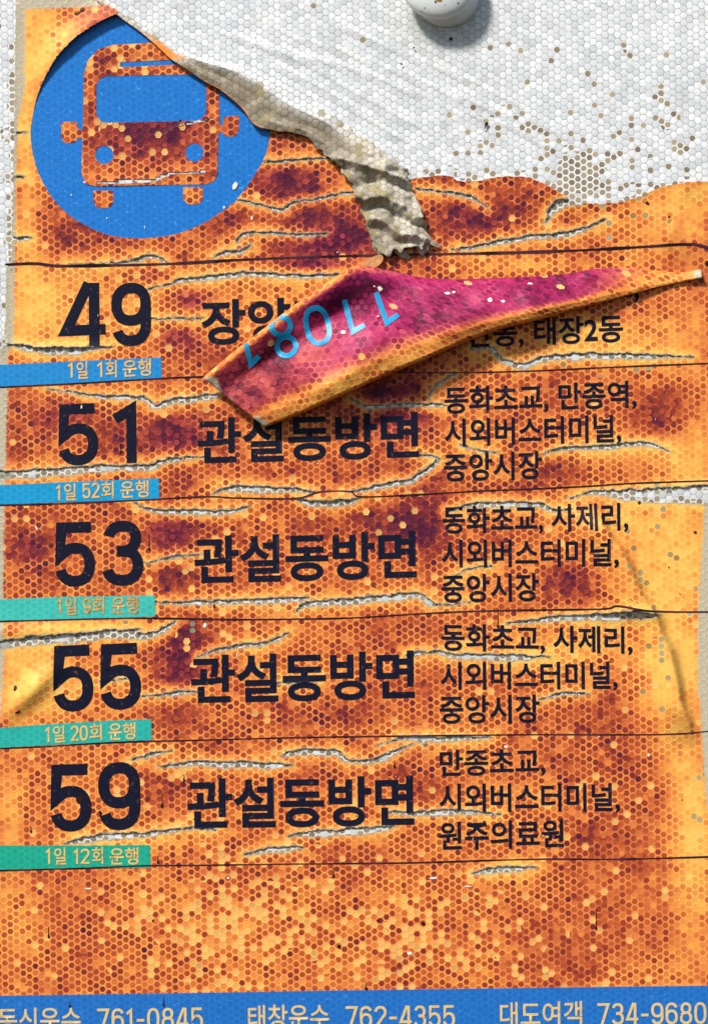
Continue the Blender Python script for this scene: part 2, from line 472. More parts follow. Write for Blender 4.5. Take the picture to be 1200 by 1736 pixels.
# ------------------------------------------------------------------ traced outlines (photo pixels on the sign's face)
C = lambda *p: p
CRACKS = [
    # each: (x, y, half width)
    [C(6, 584, 1), C(25, 586, 3), C(50, 591, 5), C(88, 595, 6), C(125, 595, 6), C(150, 592, 3), C(190, 588, .5)],
    [C(80, 659, .4), C(115, 664, 1), C(150, 670, 1.6), C(190, 673, 2.6), C(245, 675, 3), C(262, 690, 3.2), C(290, 681, 4), C(330, 676, 5), C(368, 671, 3)],
    [C(250, 491, .5), C(290, 482, 1), C(308, 475, 2.6), C(340, 472, 3.6), C(400, 466, 4), C(420, 464, 3.4), C(480, 468, 2.8), C(560, 467, 2.4), C(610, 466, 1)],
    [C(255, 541, .6), C(300, 540, 1), C(345, 538, .5)],
    [C(-20, 806, 5), C(0, 805, 5), C(60, 803, 6.5), C(130, 796, 6), C(200, 793, 5), C(260, 791, 4), C(275, 783, 3.6), C(310, 777, 2.2), C(345, 775, .5)],
    [C(360, 837, .5), C(378, 830, 3), C(400, 829, 5), C(450, 829, 4.8), C(500, 831, 3.6), C(535, 834, .6)],
    [C(503, 847, .5), C(525, 853, 4), C(560, 854, 5), C(590, 852, 5), C(610, 843, .6)],
    [C(585, 835, .6), C(625, 828, 3), C(660, 821, 4.2), C(695, 815, 3.8), C(715, 803, 3.6), C(735, 787, 3.2), C(740, 776, 2.2), C(705, 771, .8)],
    [C(228, 852, .5), C(245, 861, 1.6), C(275, 867, 2.8), C(320, 868, 4), C(370, 869, 3.6), C(400, 866, 2), C(425, 858, .4)],
    [C(264, 1021, .8), C(310, 1022, 2.6), C(350, 1021, 3.6), C(400, 1020, 3.6), C(450, 1018, 4), C(500, 1015, 4), C(522, 1012, .7)],
    [C(503, 1036, .5), C(520, 1024, 4), C(560, 1021, 5), C(620, 1017, 5.2), C(690, 1010, 5), C(715, 1012, 4.4), C(728, 1022, 4.6), C(745, 1026, 1.4), C(798, 1020, .4)],
    [C(-20, 1094, 8), C(0, 1093, 8), C(57, 1086, 7.5), C(130, 1080, 8), C(200, 1073, 6), C(238, 1067, .6)],
    [C(196, 1080, .5), C(225, 1078, 4.6), C(260, 1075, 4.2), C(285, 1064, 3), C(298, 1053, .5)],
    [C(335, 1114, .5), C(370, 1102, 2.2), C(400, 1096, 3), C(440, 1092, 3), C(470, 1083, 2.4), C(489, 1071, .5)],
    [C(240, 1181, .5), C(280, 1177, 2), C(315, 1174, 3), C(342, 1173, .7)],
    [C(170, 1155, .5), C(195, 1152, 1), C(222, 1150, .5)],
    [C(470, 1158, .5), C(500, 1156, 1), C(540, 1155, .5)],
    [C(225, 1288, .7), C(260, 1278, 2.6), C(291, 1272, .5)],
    [C(268, 1300, .5), C(300, 1296, 2.4), C(340, 1294, 4), C(380, 1296, 4.6), C(420, 1294, 5), C(460, 1297, 4), C(496, 1297, .5)],
    [C(475, 1284, .5), C(492, 1277, 4), C(530, 1274, 5), C(570, 1276, 4.6), C(590, 1289, 3), C(625, 1290, 3.4), C(655, 1281, 4), C(697, 1262, .5)],
    [C(672, 1249, 1), C(710, 1251, 4), C(760, 1252, 4), C(832, 1250, .8)],
    [C(110, 1430, .5), C(132, 1425, 4), C(165, 1420, 5), C(200, 1417, 4.6), C(245, 1414, 4), C(300, 1406, 2.2), C(330, 1403, 1.6), C(366, 1407, .4)],
    [C(490, 1417, .5), C(512, 1413, 4), C(560, 1411, 5), C(610, 1408, 5.2), C(650, 1405, 4.4), C(668, 1402, .5)],
    [C(413, 1450, .5), C(440, 1443, 4), C(480, 1439, 4.2), C(514, 1436, .8)],
    [C(655, 1376, .8), C(700, 1378, 4), C(740, 1376, 4.2), C(790, 1376, 3.6), C(846, 1381, .5)],
    [C(800, 1480, .5), C(825, 1476, 4), C(860, 1473, 4.4), C(909, 1469, .8)],
    [C(797, 593, .5), C(831, 591, 2), C(853, 612, 3), C(888, 621, 4), C(914, 610, 4), C(950, 606, 4.8), C(1000, 604, 5), C(1060, 604, 4.2), C(1120, 605, 2.8), C(1175, 605, .4)],
    [C(920, 770, .5), C(945, 761, 1.6), C(990, 759, 3), C(1030, 757, 4), C(1080, 752, 3.4), C(1110, 756, 2.2), C(1136, 766, .3)],
    [C(593, 675, .7), C(620, 690, 2), C(645, 689, 2), C(680, 686, 2), C(730, 687, 2.6), C(756, 688, .5)],
    [C(725, 677, .5), C(738, 655, 1.8), C(772, 634, .5)],
    [C(962, 845, .5), C(1010, 834, 3), C(1058, 839, 9), C(1095, 840, 11), C(1123, 839, 13), C(1215, 839, 17)],
    [C(760, 868, .5), C(793, 857, 3), C(824, 855, 4.6), C(872, 855, 4.6), C(916, 857, 3.6), C(935, 865, 3.2), C(968, 863, .5)],
    [C(858, 1057, .5), C(900, 1052, 3), C(960, 1048, 4.6), C(1020, 1045, 5), C(1080, 1042, 6.5), C(1116, 1043, .6)],
    [C(700, 1110, .5), C(738, 1105, 2), C(770, 1112, 4), C(830, 1114, 4.6), C(880, 1115, 4.6), C(932, 1113, .5)],
    [C(913, 1186, .5), C(935, 1180, 2), C(960, 1176, 2.2), C(998, 1175, .5)],
    [C(780, 755, .5), C(815, 765, 1.6), C(842, 767, .5)],
    [C(405, 340, .7), C(440, 348, 1.6), C(478, 356, 2), C(495, 345, 1.8), C(540, 337, 2.2), C(585, 328, 2), C(606, 325, .5)],
    [C(450, 275, .6), C(500, 272, 1.2), C(560, 268, .6)],
    [C(402, 413, .5), C(406, 402, 2), C(430, 395, 2), C(480, 397, 1.8), C(520, 399, 1.8), C(556, 396, .5)],
    [C(362, 438, .5), C(380, 429, 2.4), C(410, 425, 2.2), C(427, 414, .5)],
    [C(120, 449, .5), C(190, 447, 1), C(230, 442, 3), C(250, 434, 3.4), C(272, 439, 2), C(284, 446, .5)],
    [C(705, 320, .5), C(740, 325, 1.6), C(780, 330, 2.4), C(805, 338, 2), C(826, 353, .5)],
    [C(765, 425, .5), C(800, 419, 2), C(850, 411, 3.4), C(900, 402, 4), C(940, 400, 4), C(975, 394, 3.4), C(1005, 383, 2.4), C(1025, 372, .5)],
    [C(919, 380, .7), C(929, 370, 3), C(933, 357, 6), C(948, 346, 7), C(966, 343, 6), C(984, 346, 3)],
    [C(18, 405, 5), C(38, 405, 3), C(54, 402, .3)],
    [C(15, 228, 3), C(46, 225, .3)],
    [C(17, 301, 2.4), C(43, 300, .3)],
    [C(770, 976, .5), C(792, 965, 1.2), C(832, 960, .5)],
    [C(246, 955, .5), C(300, 943, 1.6), C(348, 940, .6)],
    [C(690, 1112, .5), C(705, 1106, 1.8), C(722, 1103, .5)],
    [C(722, 1262, .5), C(690, 1252, .6), C(640, 1262, .4)],
]
BUS_CRACKS = [
    [C(278, 234, .5), C(300, 218, 1.6), C(325, 209, 2.4), C(355, 203, 2.4), C(371, 201, .6)],
    [C(140, 309, 1.5), C(200, 309, 3.4), C(260, 305, 4), C(290, 295, 3), C(330, 292, 2.6), C(368, 290, 1.5)],
    [C(205, 81, .6), C(240, 89, 1.2), C(290, 95, .6)],
]
FILM_EDGE = [(28, -40), (164, -40), (168, 2), (190, 15), (222, 38), (262, 70), (300, 100), (330, 108), (400, 132), (470, 178),
             (540, 208), (600, 250), (650, 292), (690, 306), (702, 303), (735, 299), (765, 299), (775, 306), (800, 309), (845, 300), (880, 299),
             (902, 303), (920, 312), (945, 326), (970, 340), (985, 346), (1015, 347), (1045, 345), (1080, 335), (1120, 317), (1160, 310), (1260, 306),
             (1260, 1800), (-30, 1800), (-30, 601), (0, 598), (9, 588), (11, 500), (12, 455), (20, 440), (22, 400), (24, 330), (26, 200), (27, 100)]
PRINT_L = [(-50, 44), (15, 44), (150, 42), (200, 32), (300, 28), (400, 26), (440, 26), (452, 25), (580, 23), (600, 14), (700, 12), (860, 8), (1000, 6),
           (1080, 6), (1100, 8), (1150, 5), (1200, 2), (1300, -6), (1800, -20)]
PRINT_R = [(-50, 1260), (700, 1240), (800, 1215), (860, 1193), (1035, 1183), (1150, 1182), (1230, 1188), (1330, 1194), (1420, 1204), (1800, 1240)]
DISC = [(53, 230), (56, 200), (64, 165), (79, 130), (100, 97), (126, 70), (155, 49), (190, 31), (230, 20), (270, 18), (330, 30), (385, 64), (425, 110), (450, 165), (459, 205),
        (458, 228), (450, 264), (430, 300), (402, 338), (378, 358), (350, 376), (320, 390), (290, 399), (250, 404), (230, 404), (200, 402), (170, 393.6),
        (142, 380), (116, 363), (90, 336), (69, 300), (58, 266)]
DISC_S = spline(DISC, 6, True)


def crack_field(X, Y, cracks):
    """signed distance to the nearest tear (negative inside it) and the side (+1: film hanging above it)"""
    sd = np.full(X.shape, 60.0)
    side = np.zeros(X.shape)
    for cr in cracks:
        p = spline(cr, 5)
        p[:, 2] = np.maximum(p[:, 2], .3)
        p[:, 1] += (vnoise(p[:, 0], p[:, 1], 9, 3) - .5) * 3.0
        p[:, 2] *= .75 + .6 * vnoise(p[:, 0], p[:, 1], 7, 5)
        p[:, 2] *= .92
        for a, b in zip(p[:-1], p[1:]):
            x0, x1 = min(a[0], b[0]) - 30, max(a[0], b[0]) + 30
            y0, y1 = min(a[1], b[1]) - 30, max(a[1], b[1]) + 30
            m = np.nonzero((X > x0) & (X < x1) & (Y > y0) & (Y < y1)) if X.ndim == 1 else None
            if X.ndim == 2:
                i0, i1 = np.searchsorted(X[0], [x0, x1])
                j0, j1 = np.searchsorted(Y[:, 0], [y0, y1])
                m = (slice(j0, j1), slice(i0, i1))
            xx, yy = X[m], Y[m]
            if xx.size == 0:
                continue
            ex, ey = b[0] - a[0], b[1] - a[1]
            t = np.clip(((xx - a[0]) * ex + (yy - a[1]) * ey) / max(ex * ex + ey * ey, 1e-9), 0, 1)
            px, py = a[0] + t * ex, a[1] + t * ey
            dd = np.hypot(xx - px, yy - py) - (a[2] + t * (b[2] - a[2]))
            cur = sd[m]
            better = dd < cur
            sd[m] = np.where(better, dd, cur)
            side[m] = np.where(better, np.where(yy < py, 1.0, -1.0), side[m])
    return sd, side


# ------------------------------------------------------------------ the film's grid and its fields
STEP = 2.5
gx = np.arange(-40, 1242, STEP)
gy = np.arange(-30, 1792, STEP)
GX, GY = np.meshgrid(gx, gy)
GX0, GY0 = GX.copy(), GY.copy()
CR, CSIDE = crack_field(GX, GY, CRACKS)
CR = CR + (vnoise(GX, GY, 6, 11) - .5) * 3.0 * (CR < 12)
ED = poly_sd(GX, GY, FILM_EDGE) + (vnoise(GX, GY, 7, 12) - .5) * 3
DS = -poly_sd(GX, GY, DISC_S)                    # distance outside the emblem disc
SD = np.minimum(np.minimum(CR, ED), DS)


def seg_d(X, Y, pts):
    best = np.full(X.shape, 1e9)
    for a, b in zip(pts[:-1], pts[1:]):
        ex, ey = b[0] - a[0], b[1] - a[1]
        t = np.clip(((X - a[0]) * ex + (Y - a[1]) * ey) / max(ex * ex + ey * ey, 1e-9), 0, 1)
        best = np.minimum(best, np.hypot(X - a[0] - t * ex, Y - a[1] - t * ey))
    return best


def ridge(X, Y, pts, width, amp, taper=True):
    sp_ = spline(pts, 6)
    d = seg_d(X, Y, sp_)
    e0 = np.hypot(X - sp_[0, 0], Y - sp_[0, 1])
    e1 = np.hypot(X - sp_[-1, 0], Y - sp_[-1, 1])
    end = sm(0, 4.5 * width, np.minimum(e0, e1) - width * .6) if taper else 1.0
    return amp * np.exp(-(d / width) ** 2) * end


def gauss(X, Y, x, y, rx, ry):
    return np.exp(-((X - x) / rx) ** 2 - ((Y - y) / ry) ** 2)


def film_height(X, Y, cr, side, ed, ds):
    h = 1.5 + (fbm(X, Y, 70, 2) - .5) * 1.0 + (fbm(X, Y, 18, 8) - .5) * .3
    lip = np.exp(-np.clip(cr, 0, 60) / 5.0)
    h = h + lip * np.where(side > 0, 1.1, .25) * (.6 + .8 * vnoise(X, Y, 25, 21))
    h = h + 1.5 * np.exp(-np.clip(ed, 0, 99) / 8.0) * (Y > 5)
    # film bulging up over the upper left rim of the emblem
    ang = np.degrees(np.arctan2(200 - Y, X - 257))
    arc = sm(60, 100, ang) * (1 - sm(135, 180, ang)) + sm(-200, -170, ang) * 0
    h = h + arc * 13 * np.exp(-(np.clip(ds, 0, 200) / 22.0) ** 1.6)
    # folds and blisters
    for fold, amp, wl, wr in (([(850, 1000), (900, 1022), (930, 1044), (1000, 1075), (1040, 1105), (1100, 1128), (1200, 1152), (1262, 1170)], 19, 40, 11),):
        xl = np.interp(Y, [p[0] for p in fold], [p[1] for p in fold]) + (vnoise(X, Y, 40, 23) - .5) * 8
        dd = X - xl
        h = h + amp * np.where(dd > 0, np.exp(-(dd / wr) ** 2), np.exp(-(dd / wl) ** 2)) * sm(845, 905, Y) * (1 - sm(1190, 1275, Y))
    h = h + ridge(X, Y, [(1120, 880), (1180, 850), (1220, 840)], 26, 10)
    h = h + ridge(X, Y, [(1060, 330), (1110, 365), (1150, 410), (1190, 425), (1230, 430)], 26, 11)
    h = h + ridge(X, Y, [(1090, 310), (1150, 318), (1230, 322)], 22, 6)
    h = h + ridge(X, Y, [(-20, 1235), (30, 1195), (75, 1150), (115, 1095)], 18, 13)
    h = h + ridge(X, Y, [(930, 372), (960, 348), (990, 350)], 14, 6)
    h = h + ridge(X, Y, [(880, 305), (930, 330), (975, 350)], 14, 5)
    h = h + 4 * gauss(X, Y, 1060, 1040, 60, 16) + 3 * gauss(X, Y, 560, 842, 40, 9)
    h = h + 5 * gauss(X, Y, 60, 1070, 90, 12) + 4 * gauss(X, Y, 90, 590, 90, 8) * (side > 0)
    return h


HF = film_height(GX, GY, CR, CSIDE, ED, DS)


def sample(F, x, y):
    fx = np.clip((np.asarray(x, float) - gx[0]) / STEP, 0, len(gx) - 1.001)
    fy = np.clip((np.asarray(y, float) - gy[0]) / STEP, 0, len(gy) - 1.001)
    i, j = fx.astype(int), fy.astype(int)
    a, b = fx - i, fy - j
    return (F[j, i] * (1 - a) + F[j, i + 1] * a) * (1 - b) + (F[j + 1, i] * (1 - a) + F[j + 1, i + 1] * a) * b


# ------------------------------------------------------------------ flat printed shapes
def grid_cut(bm, step):
    xs = [v.co.x for v in bm.verts]
    ys = [v.co.y for v in bm.verts]
    if not xs:
        return
    for ax, lo, hi in ((0, min(xs), max(xs)), (1, min(ys), max(ys))):
        k = math.floor(lo / step) + 1
        while k * step < hi:
            co = Vector((k * step, 0, 0)) if ax == 0 else Vector((0, k * step, 0))
            no = Vector((1, 0, 0)) if ax == 0 else Vector((0, 1, 0))
            bmesh.ops.bisect_plane(bm, geom=bm.verts[:] + bm.edges[:] + bm.faces[:], dist=1e-4, plane_co=co, plane_no=no)
            k += 1


INKED = np.zeros(GX.shape)


def mark_ink(bm):
    for f in bm.faces:
        c = f.calc_center_median()
        i, j = int(round((c.x - gx[0]) / STEP)), int(round((c.y - gy[0]) / STEP))
        if 0 <= i < len(gx) and 0 <= j < len(gy):
            INKED[j, i] = 1


def finish_flat(name, bm, mat, parent, lift=.7, step=6.0, halo=True, hole=True, base=None, keep=None):
    """bm lies in photo pixels (x, y); drape it over the film"""
    grid_cut(bm, step)
    if halo:
        mark_ink(bm)
    if hole:
        kill = []
        for f in bm.faces:
            c = f.calc_center_median()
            if sample(CR, c.x, c.y) < -.8:
                kill.append(f)
        bmesh.ops.delete(bm, geom=kill, context='FACES')
    me = bpy.data.meshes.new(name)
    zs = np.array([v.co.z for v in bm.verts])
    xy = np.array([(v.co.x, v.co.y) for v in bm.verts])
    hh = (sample(HF, xy[:, 0], xy[:, 1]) if base is None else np.full(len(xy), base)) + lift + zs
    co = W(xy[:, 0], xy[:, 1], hh)
    for v, c in zip(bm.verts, co):
        v.co = c
    for f in bm.faces:
        if f.normal.y > 0:
            f.normal_flip()
        f.smooth = True
    bm.normal_update()
    for f in bm.faces:
        if f.normal.y > 0:
            f.normal_flip()
    bm.to_mesh(me)
    bm.free()
    o = link(name, me, mat, parent)
    return o, xy


def fill_polys(polys):
    """2-D filled curve (even-odd holes) -> bmesh in photo pixels"""
    cu = bpy.data.curves.new('outline', 'CURVE')
    cu.dimensions = '2D'
    cu.fill_mode = 'BOTH'
    for p in polys:
        sp = cu.splines.new('POLY')
        sp.points.add(len(p) - 1)
        for q, (x, y) in zip(sp.points, p):
            q.co = (x, -y, 0, 1)
        sp.use_cyclic_u = True
    o = bpy.data.objects.new('outline', cu)
    COL.objects.link(o)
    dg = bpy.context.evaluated_depsgraph_get()
    me = bpy.data.meshes.new_from_object(o.evaluated_get(dg))
    bpy.data.objects.remove(o)
    bpy.data.curves.remove(cu)
    bm = bmesh.new()
    bm.from_mesh(me)
    bpy.data.meshes.remove(me)
    for v in bm.verts:
        v.co.y = -v.co.y
        v.co.z = 0
    return bm


def text_mesh(s, offset):
    cu = bpy.data.curves.new('lettering', 'FONT')
    cu.body = s
    cu.size = 1
    cu.offset = offset
    cu.resolution_u = 4
    o = bpy.data.objects.new('lettering', cu)
    COL.objects.link(o)
    dg = bpy.context.evaluated_depsgraph_get()
    me = bpy.data.meshes.new_from_object(o.evaluated_get(dg))
    bpy.data.objects.remove(o)
    bpy.data.curves.remove(cu)
    return me


def strokes_bm(bm, path, w, closed=False, z=0.0):
    """a ribbon along a path in photo pixels, mitred"""
    p = np.array(path, float)
    n = len(p)
    L, R = [], []
    for i in range(n):
        a = p[(i - 1) % n] if (closed or i > 0) else p[i]
        b = p[i]
        c = p[(i + 1) % n] if (closed or i < n - 1) else p[i]
        d1, d2 = b - a, c - b
        d1 = d1 / np.linalg.norm(d1) if np.linalg.norm(d1) > 1e-9 else None
        d2 = d2 / np.linalg.norm(d2) if np.linalg.norm(d2) > 1e-9 else None
        if d1 is None:
            d1 = d2
        if d2 is None:
            d2 = d1
        n1, n2 = np.array([-d1[1], d1[0]]), np.array([-d2[1], d2[0]])
        m = n1 + n2
        m = m / max(np.linalg.norm(m), 1e-9)
        k = (w[i] if hasattr(w, '__len__') else w) / 2 / max(m @ n1, .45)
        L.append(bm.verts.new((*(b + m * k), z)))
        R.append(bm.verts.new((*(b - m * k), z)))
    for i in range(n if closed else n - 1):
        j = (i + 1) % n
        try:
            bm.faces.new((L[i], L[j], R[j], R[i]))
        except ValueError:
            pass


def arc(cx, cy, rx, ry, a0, a1, n=18, sq=2.0):
    t = np.radians(np.linspace(a0, a1, n))
    c, s_ = np.cos(t), np.sin(t)
    e = 2.0 / sq
    return [(cx + rx * np.sign(q) * abs(q) ** e, cy - ry * np.sign(r) * abs(r) ** e) for q, r in zip(c, s_)]


def digit_strokes(ch, k):
    """skeletons in a box 0..1 wide, 0 (top)..1 (bottom) tall; k = stroke / height, as (path, closed)"""
    h = k / 2                               # half stroke relative to the height
    g = h / .62                             # the same relative to the width
    T, B, Lx, Rx = h, 1 - h, g, 1 - g
    if ch == '0':
        return [(arc(.5, .5, .5 - g, .5 - h, 0, 360, 40, 2.5)[:-1], True)]
    if ch == '1':
        return [([(.06, .24 + h * .3), (.62, T * .95 + .03), (.62, 1.0)], False)]
    if ch == '2':
        return [(arc(.5, .29, .5 - g, .29 - h, 175, -28, 20, 2.2) + [(.13, B)], False), ([(0.02, B), (1.0, B)], False)]
    if ch == '3':
        return [(arc(.49, .275, .455 - g, .275 - h, 170, -90, 20, 2.3) + [(.36, .55 - h)], False),
                ([(.36, .545 - h)] + arc(.49, .735 - h * .5, .5 - g, .265 - h * .5, 90, -168, 22, 2.3), False)]
    if ch == '4':
        return [([(.62, .0), (.09, .74), (1.0, .74)], False), ([(.74, .0), (.74, 1.0)], False)]
    if ch == '5':
        return [([(.90, T), (.16, T), (.125, .52)] + arc(.49, .66, .5 - g, .34 - h, 130, -165, 26, 2.3), False)]
    if ch == '6':
        return [(arc(.5, .66, .5 - g, .34 - h, 0, 360, 34, 2.3)[:-1], True),
                (list(reversed(arc(.5, .34, .5 - g, .34 - h, 20, 180, 18, 2.3))) [::-1] + [(Lx, .66)], False)]
    if ch == '7':
        return [([(0, T), (Rx, T), (.35, 1.0)], False)]
    if ch == '8':
        return [(arc(.5, .27, .44 - g, .27 - h, 0, 360, 32, 2.2)[:-1], True), (arc(.5, .735 - h * .5, .5 - g, .265 - h * .5, 0, 360, 34, 2.3)[:-1], True)]
    if ch == '9':
        return [(arc(.5, .34, .5 - g, .34 - h, 0, 360, 34, 2.3)[:-1], True),
                ([(Rx, .34)] + arc(.5, .66, .5 - g, .34 - h, 0, -160, 22, 2.3), False)]
    if ch == '-':
        return [([(.05, .56), (.95, .56)], False)]
    return []


def add_digits(bm, s, x0, y0, x1, y1, top, k, gap=.16, wid=None):
    """digits s spanning bottom-left (x0,y0) to bottom-right (x1,y1), 'top' px tall"""
    widths = wid or [{'1': .62, '-': .7}.get(c, 1.0) if c != ' ' else .5 for c in s]
    tot = sum(widths) + gap * (len(s) - 1)
    ux, uy = (x1 - x0) / tot, (y1 - y0) / tot
    vx = -top * math.sin(TH) * .9
    q = 0
    for ch, w in zip(s, widths):
        for m, (path, closed) in enumerate(digit_strokes(ch, k)):
            pts = []
            for px, py in path:
                a = q + px * w
                pts.append((x0 + a * ux + (1 - py) * vx * 0.6, y0 + a * uy - (1 - py) * top))
            strokes_bm(bm, pts, k * top, closed, z=.12 * m)
        q += w + gap


def add_text(bm, s, x0, y0, x1, y1, h, bold=.0, ref=None):
    """s fitted so that its ink spans x0..x1 and the ink height of its Hangul is h; digits are drawn as strokes"""
    bx = text_mesh(s, bold)
    v = np.array([p.co for p in bx.vertices])
    if ref is None:
        ref = ''.join(c for c in s if ord(c) > 0x3000)
    rm = text_mesh(ref, bold)
    rv = np.array([p.co for p in rm.vertices])
    bpy.data.meshes.remove(rm)
    xa, xb = v[:, 0].min(), v[:, 0].max()
    ya, yb = rv[:, 1].min(), rv[:, 1].max()
    t = (v[:, 0] - xa) / (xb - xa)
    k = (v[:, 1] - ya) / (yb - ya)
    nx = x0 + t * (x1 - x0) - k * h * math.sin(TH) * .5
    ny = y0 + t * (y1 - y0) - k * h
    vs = [bm.verts.new((a, b, 0)) for a, b in zip(nx, ny)]
    for p in bx.polygons:
        try:
            bm.faces.new([vs[i] for i in p.vertices])
        except ValueError:
            pass
    bpy.data.meshes.remove(bx)


# ------------------------------------------------------------------ the sign
sign = bpy.data.objects.new('bus_stop_sign', None)
COL.objects.link(sign)
sign.location = (0, 0, ZC - 930 * S)
bpy.context.view_layer.update()
set_props(sign, label='weathered orange bus stop timetable board with cracked film and a blue bus emblem', category='sign')


def P(x, y, h=0.0):
    return Vector(W(x, y, h))


# board: a white painted panel with softly rounded edges; its face is just behind the sheeting
bm = bmesh.new()
u0, u1, v0, v1 = -680, 760, -960, 960
geo = bmesh.ops.create_cube(bm, size=1)
for v in bm.verts:
    v.co = Vector(((u0 + u1) / 2 * S + v.co.x * (u1 - u0) * S, (6 + v.co.y * 10) * S, ZC + v.co.z * (v1 - v0) * S))
bmesh.ops.bevel(bm, geom=bm.edges[:], offset=2.5 * S, segments=2, affect='EDGES')
me = bpy.data.meshes.new('board')
bm.to_mesh(me)
bm.free()
link('board', me, M_WHITE, sign)

# reflective sheeting
ss = 4.0
us = np.arange(-606, 700, ss)
vs_ = np.arange(-930, 905, ss)
UU, VV = np.meshgrid(us, vs_)
XX = 600 + UU * CT - VV * ST
YY = 868 - (UU * ST + VV * CT)
cs, _ = crack_field(XX.ravel(), YY.ravel(), CRACKS)
cs = cs.reshape(XX.shape)
hsh = .1 + (fbm(XX, YY, 40, 30) - .5) * .5
WR = [[(420, 68), (520, 110), (620, 165), (720, 225)], [(370, 55), (480, 90), (600, 120), (720, 170)], [(480, 60), (600, 95), (740, 150), (880, 210)],
      [(440, 100), (540, 150), (640, 215), (690, 245)], [(560, 40), (700, 100), (860, 170), (960, 240)], [(760, 190), (860, 215), (960, 270)]]
for w_ in WR:
    hsh = hsh + ridge(XX, YY, w_, 6, 1.5)
brown = np.where(cs < 9, np.clip(.86 - .02 * np.clip(-cs - 3, 0, 99) * 3, .3, 1), 0.0)
edg = poly_sd(XX, YY, FILM_EDGE)
for x, y, rx, ry, a in [(985, 302, 60, 46, 1.3), (965, 270, 34, 26, .7), (1085, 322, 80, 20, .5), (960, 240, 150, 60, .10), (1130, 200, 22, 40, .55), (1140, 245, 30, 25, .45),
                        (870, 200, 60, 22, .2), (840, 190, 40, 10, .35), (900, 215, 40, 16, .4), (1070, 85, 26, 14, .4), (700, 290, 120, 10, .35), (1000, 130, 130, 60, .035),
                        (830, 255, 60, 20, .28), (930, 262, 60, 30, .2), (1060, 262, 70, 14, .3), (415, 80, 30, 10, .15), (1040, 180, 120, 90, .035)]:
    brown = np.maximum(brown, a * gauss(XX, YY, x, y, rx, ry))
brown = brown + .006 + .55 * np.exp(-np.clip(-edg, 0, 99) / 5.0) * (XX > 720) * (YY < 400) + .75 * ((XX < 28) & (XX > 15)) * (YY > 60)
grime_shade = .25 * (cs < 6) + .8 * gauss(XX, YY, 756, 38, 66, 50) + .25 * sm(20, 0, XX) * (YY > 560) + .75 * ((XX < 22) & (YY > 590))
for w_ in WR:
    q_ = spline(w_, 6)
    grime_shade = grime_shade + .5 * np.exp(-(seg_d(XX, YY, q_) / 2.6) ** 2) * sm(.35, .6, vnoise(XX, YY, 18, 33))  # shade of the wrinkles painted in as broken dark lines
grime_shade = grime_shade + .75 * (XX > 1180) * (YY > 860)
idx = np.arange(UU.size).reshape(UU.shape)
fc = np.stack([idx[:-1, :-1], idx[:-1, 1:], idx[1:, 1:], idx[1:, :-1]], -1).reshape(-1, 4)
me = mesh_np('reflective_sheeting', np.stack([UU.ravel() * S, -(1.2 + hsh.ravel()) * S, ZC + VV.ravel() * S], -1), fc)
attr_uv(me, UU.ravel(), VV.ravel())
attr(me, 'brown', np.clip(brown, 0, 1))
attr(me, 'grime_shade', np.clip(grime_shade, 0, 1))
link('reflective_sheeting', me, M_SHEET, sign)
HF += 1.4

# emblem disc and its bus
bm = fill_polys([[(257 + (x - 257) * 1.03, 205 + (y - 205) * 1.03) for x, y in DISC_S]])
DISC_H = 2.4
def clip_torn(b):
    b.faces.ensure_lookup_table()
    kill = [f for f in b.faces if sample(ED0, f.calc_center_median().x, f.calc_center_median().y) < -3]
    bmesh.ops.delete(b, geom=kill, context='FACES')


ED0 = poly_sd(GX0, GY0, FILM_EDGE)
grid_cut(bm, 5)
clip_torn(bm)
disc, _ = finish_flat('emblem_disc', bm, M_BLUE, sign, 0, step=2000, halo=False, hole=False, base=DISC_H)
disc['label'] = 'blue disc behind the bus picture'


def rrect(x0, y0, x1, y1, r, n=6, skew=0.0, corners=(1, 1, 1, 1)):
    """rounded rectangle, corners tl tr br bl; skew lifts the right side"""
    out = []
    for (cx, cy, a0), k in zip(((x0 + r, y0 + r, 180), (x1 - r, y0 + r, 90), (x1 - r, y1 - r, 0), (x0 + r, y1 - r, -90)), corners):
        if k:
            for i in range(n + 1):
                a = math.radians(a0 - 90 * i / n)
                out.append((cx + r * math.cos(a), cy - r * math.sin(a)))
        else:
            out.append({180: (x0, y0), 90: (x1, y0), 0: (x1, y1), -90: (x0, y1)}[a0])
    return [(x, y - (x - x0) * skew) for x, y in out]


# (traced at twice the photo's scale)
body = [(278, 590), (281, 470), (262, 468), (262, 476), (255, 484), (225, 486), (213, 478), (210, 465), (210, 415), (258, 413), (264, 420), (264, 436), (272, 440), (282, 440)]
body += [(284, 400), (286, 250), (300, 205), (335, 168), (385, 153), (450, 150), (640, 138), (690, 145), (725, 175), (742, 215), (744, 300), (744, 425),
         (757, 425), (757, 402), (764, 396), (810, 393), (811, 440), (802, 458), (790, 464), (768, 464), (758, 456), (757, 450), (742, 450), (738, 590), (728, 614), (700, 626),
         (500, 629), (330, 633), (295, 626)]
h2 = lambda p: [(x / 2, y / 2) for x, y in p]
cir = lambda x, y, r: [(x + r * math.cos(t), y + r * math.sin(t)) for t in np.linspace(0, 2 * math.pi, 28)[:-1]]
polys = [h2(body), h2(rrect(328, 260, 700, 418, 38, skew=.022)), h2(rrect(408, 212, 700, 229, 6, skew=.045)), h2(cir(355, 526, 31)), h2(cir(660, 518, 31)),
         h2(rrect(318, 647, 386, 706, 26, corners=(0, 0, 1, 1))), h2(rrect(622, 636, 689, 694, 26, corners=(0, 0, 1, 1)))]
bm = fill_polys(polys)
grid_cut(bm, 4)
clip_torn(bm)
bxy = np.array([(v.co.x, v.co.y) for v in bm.verts])
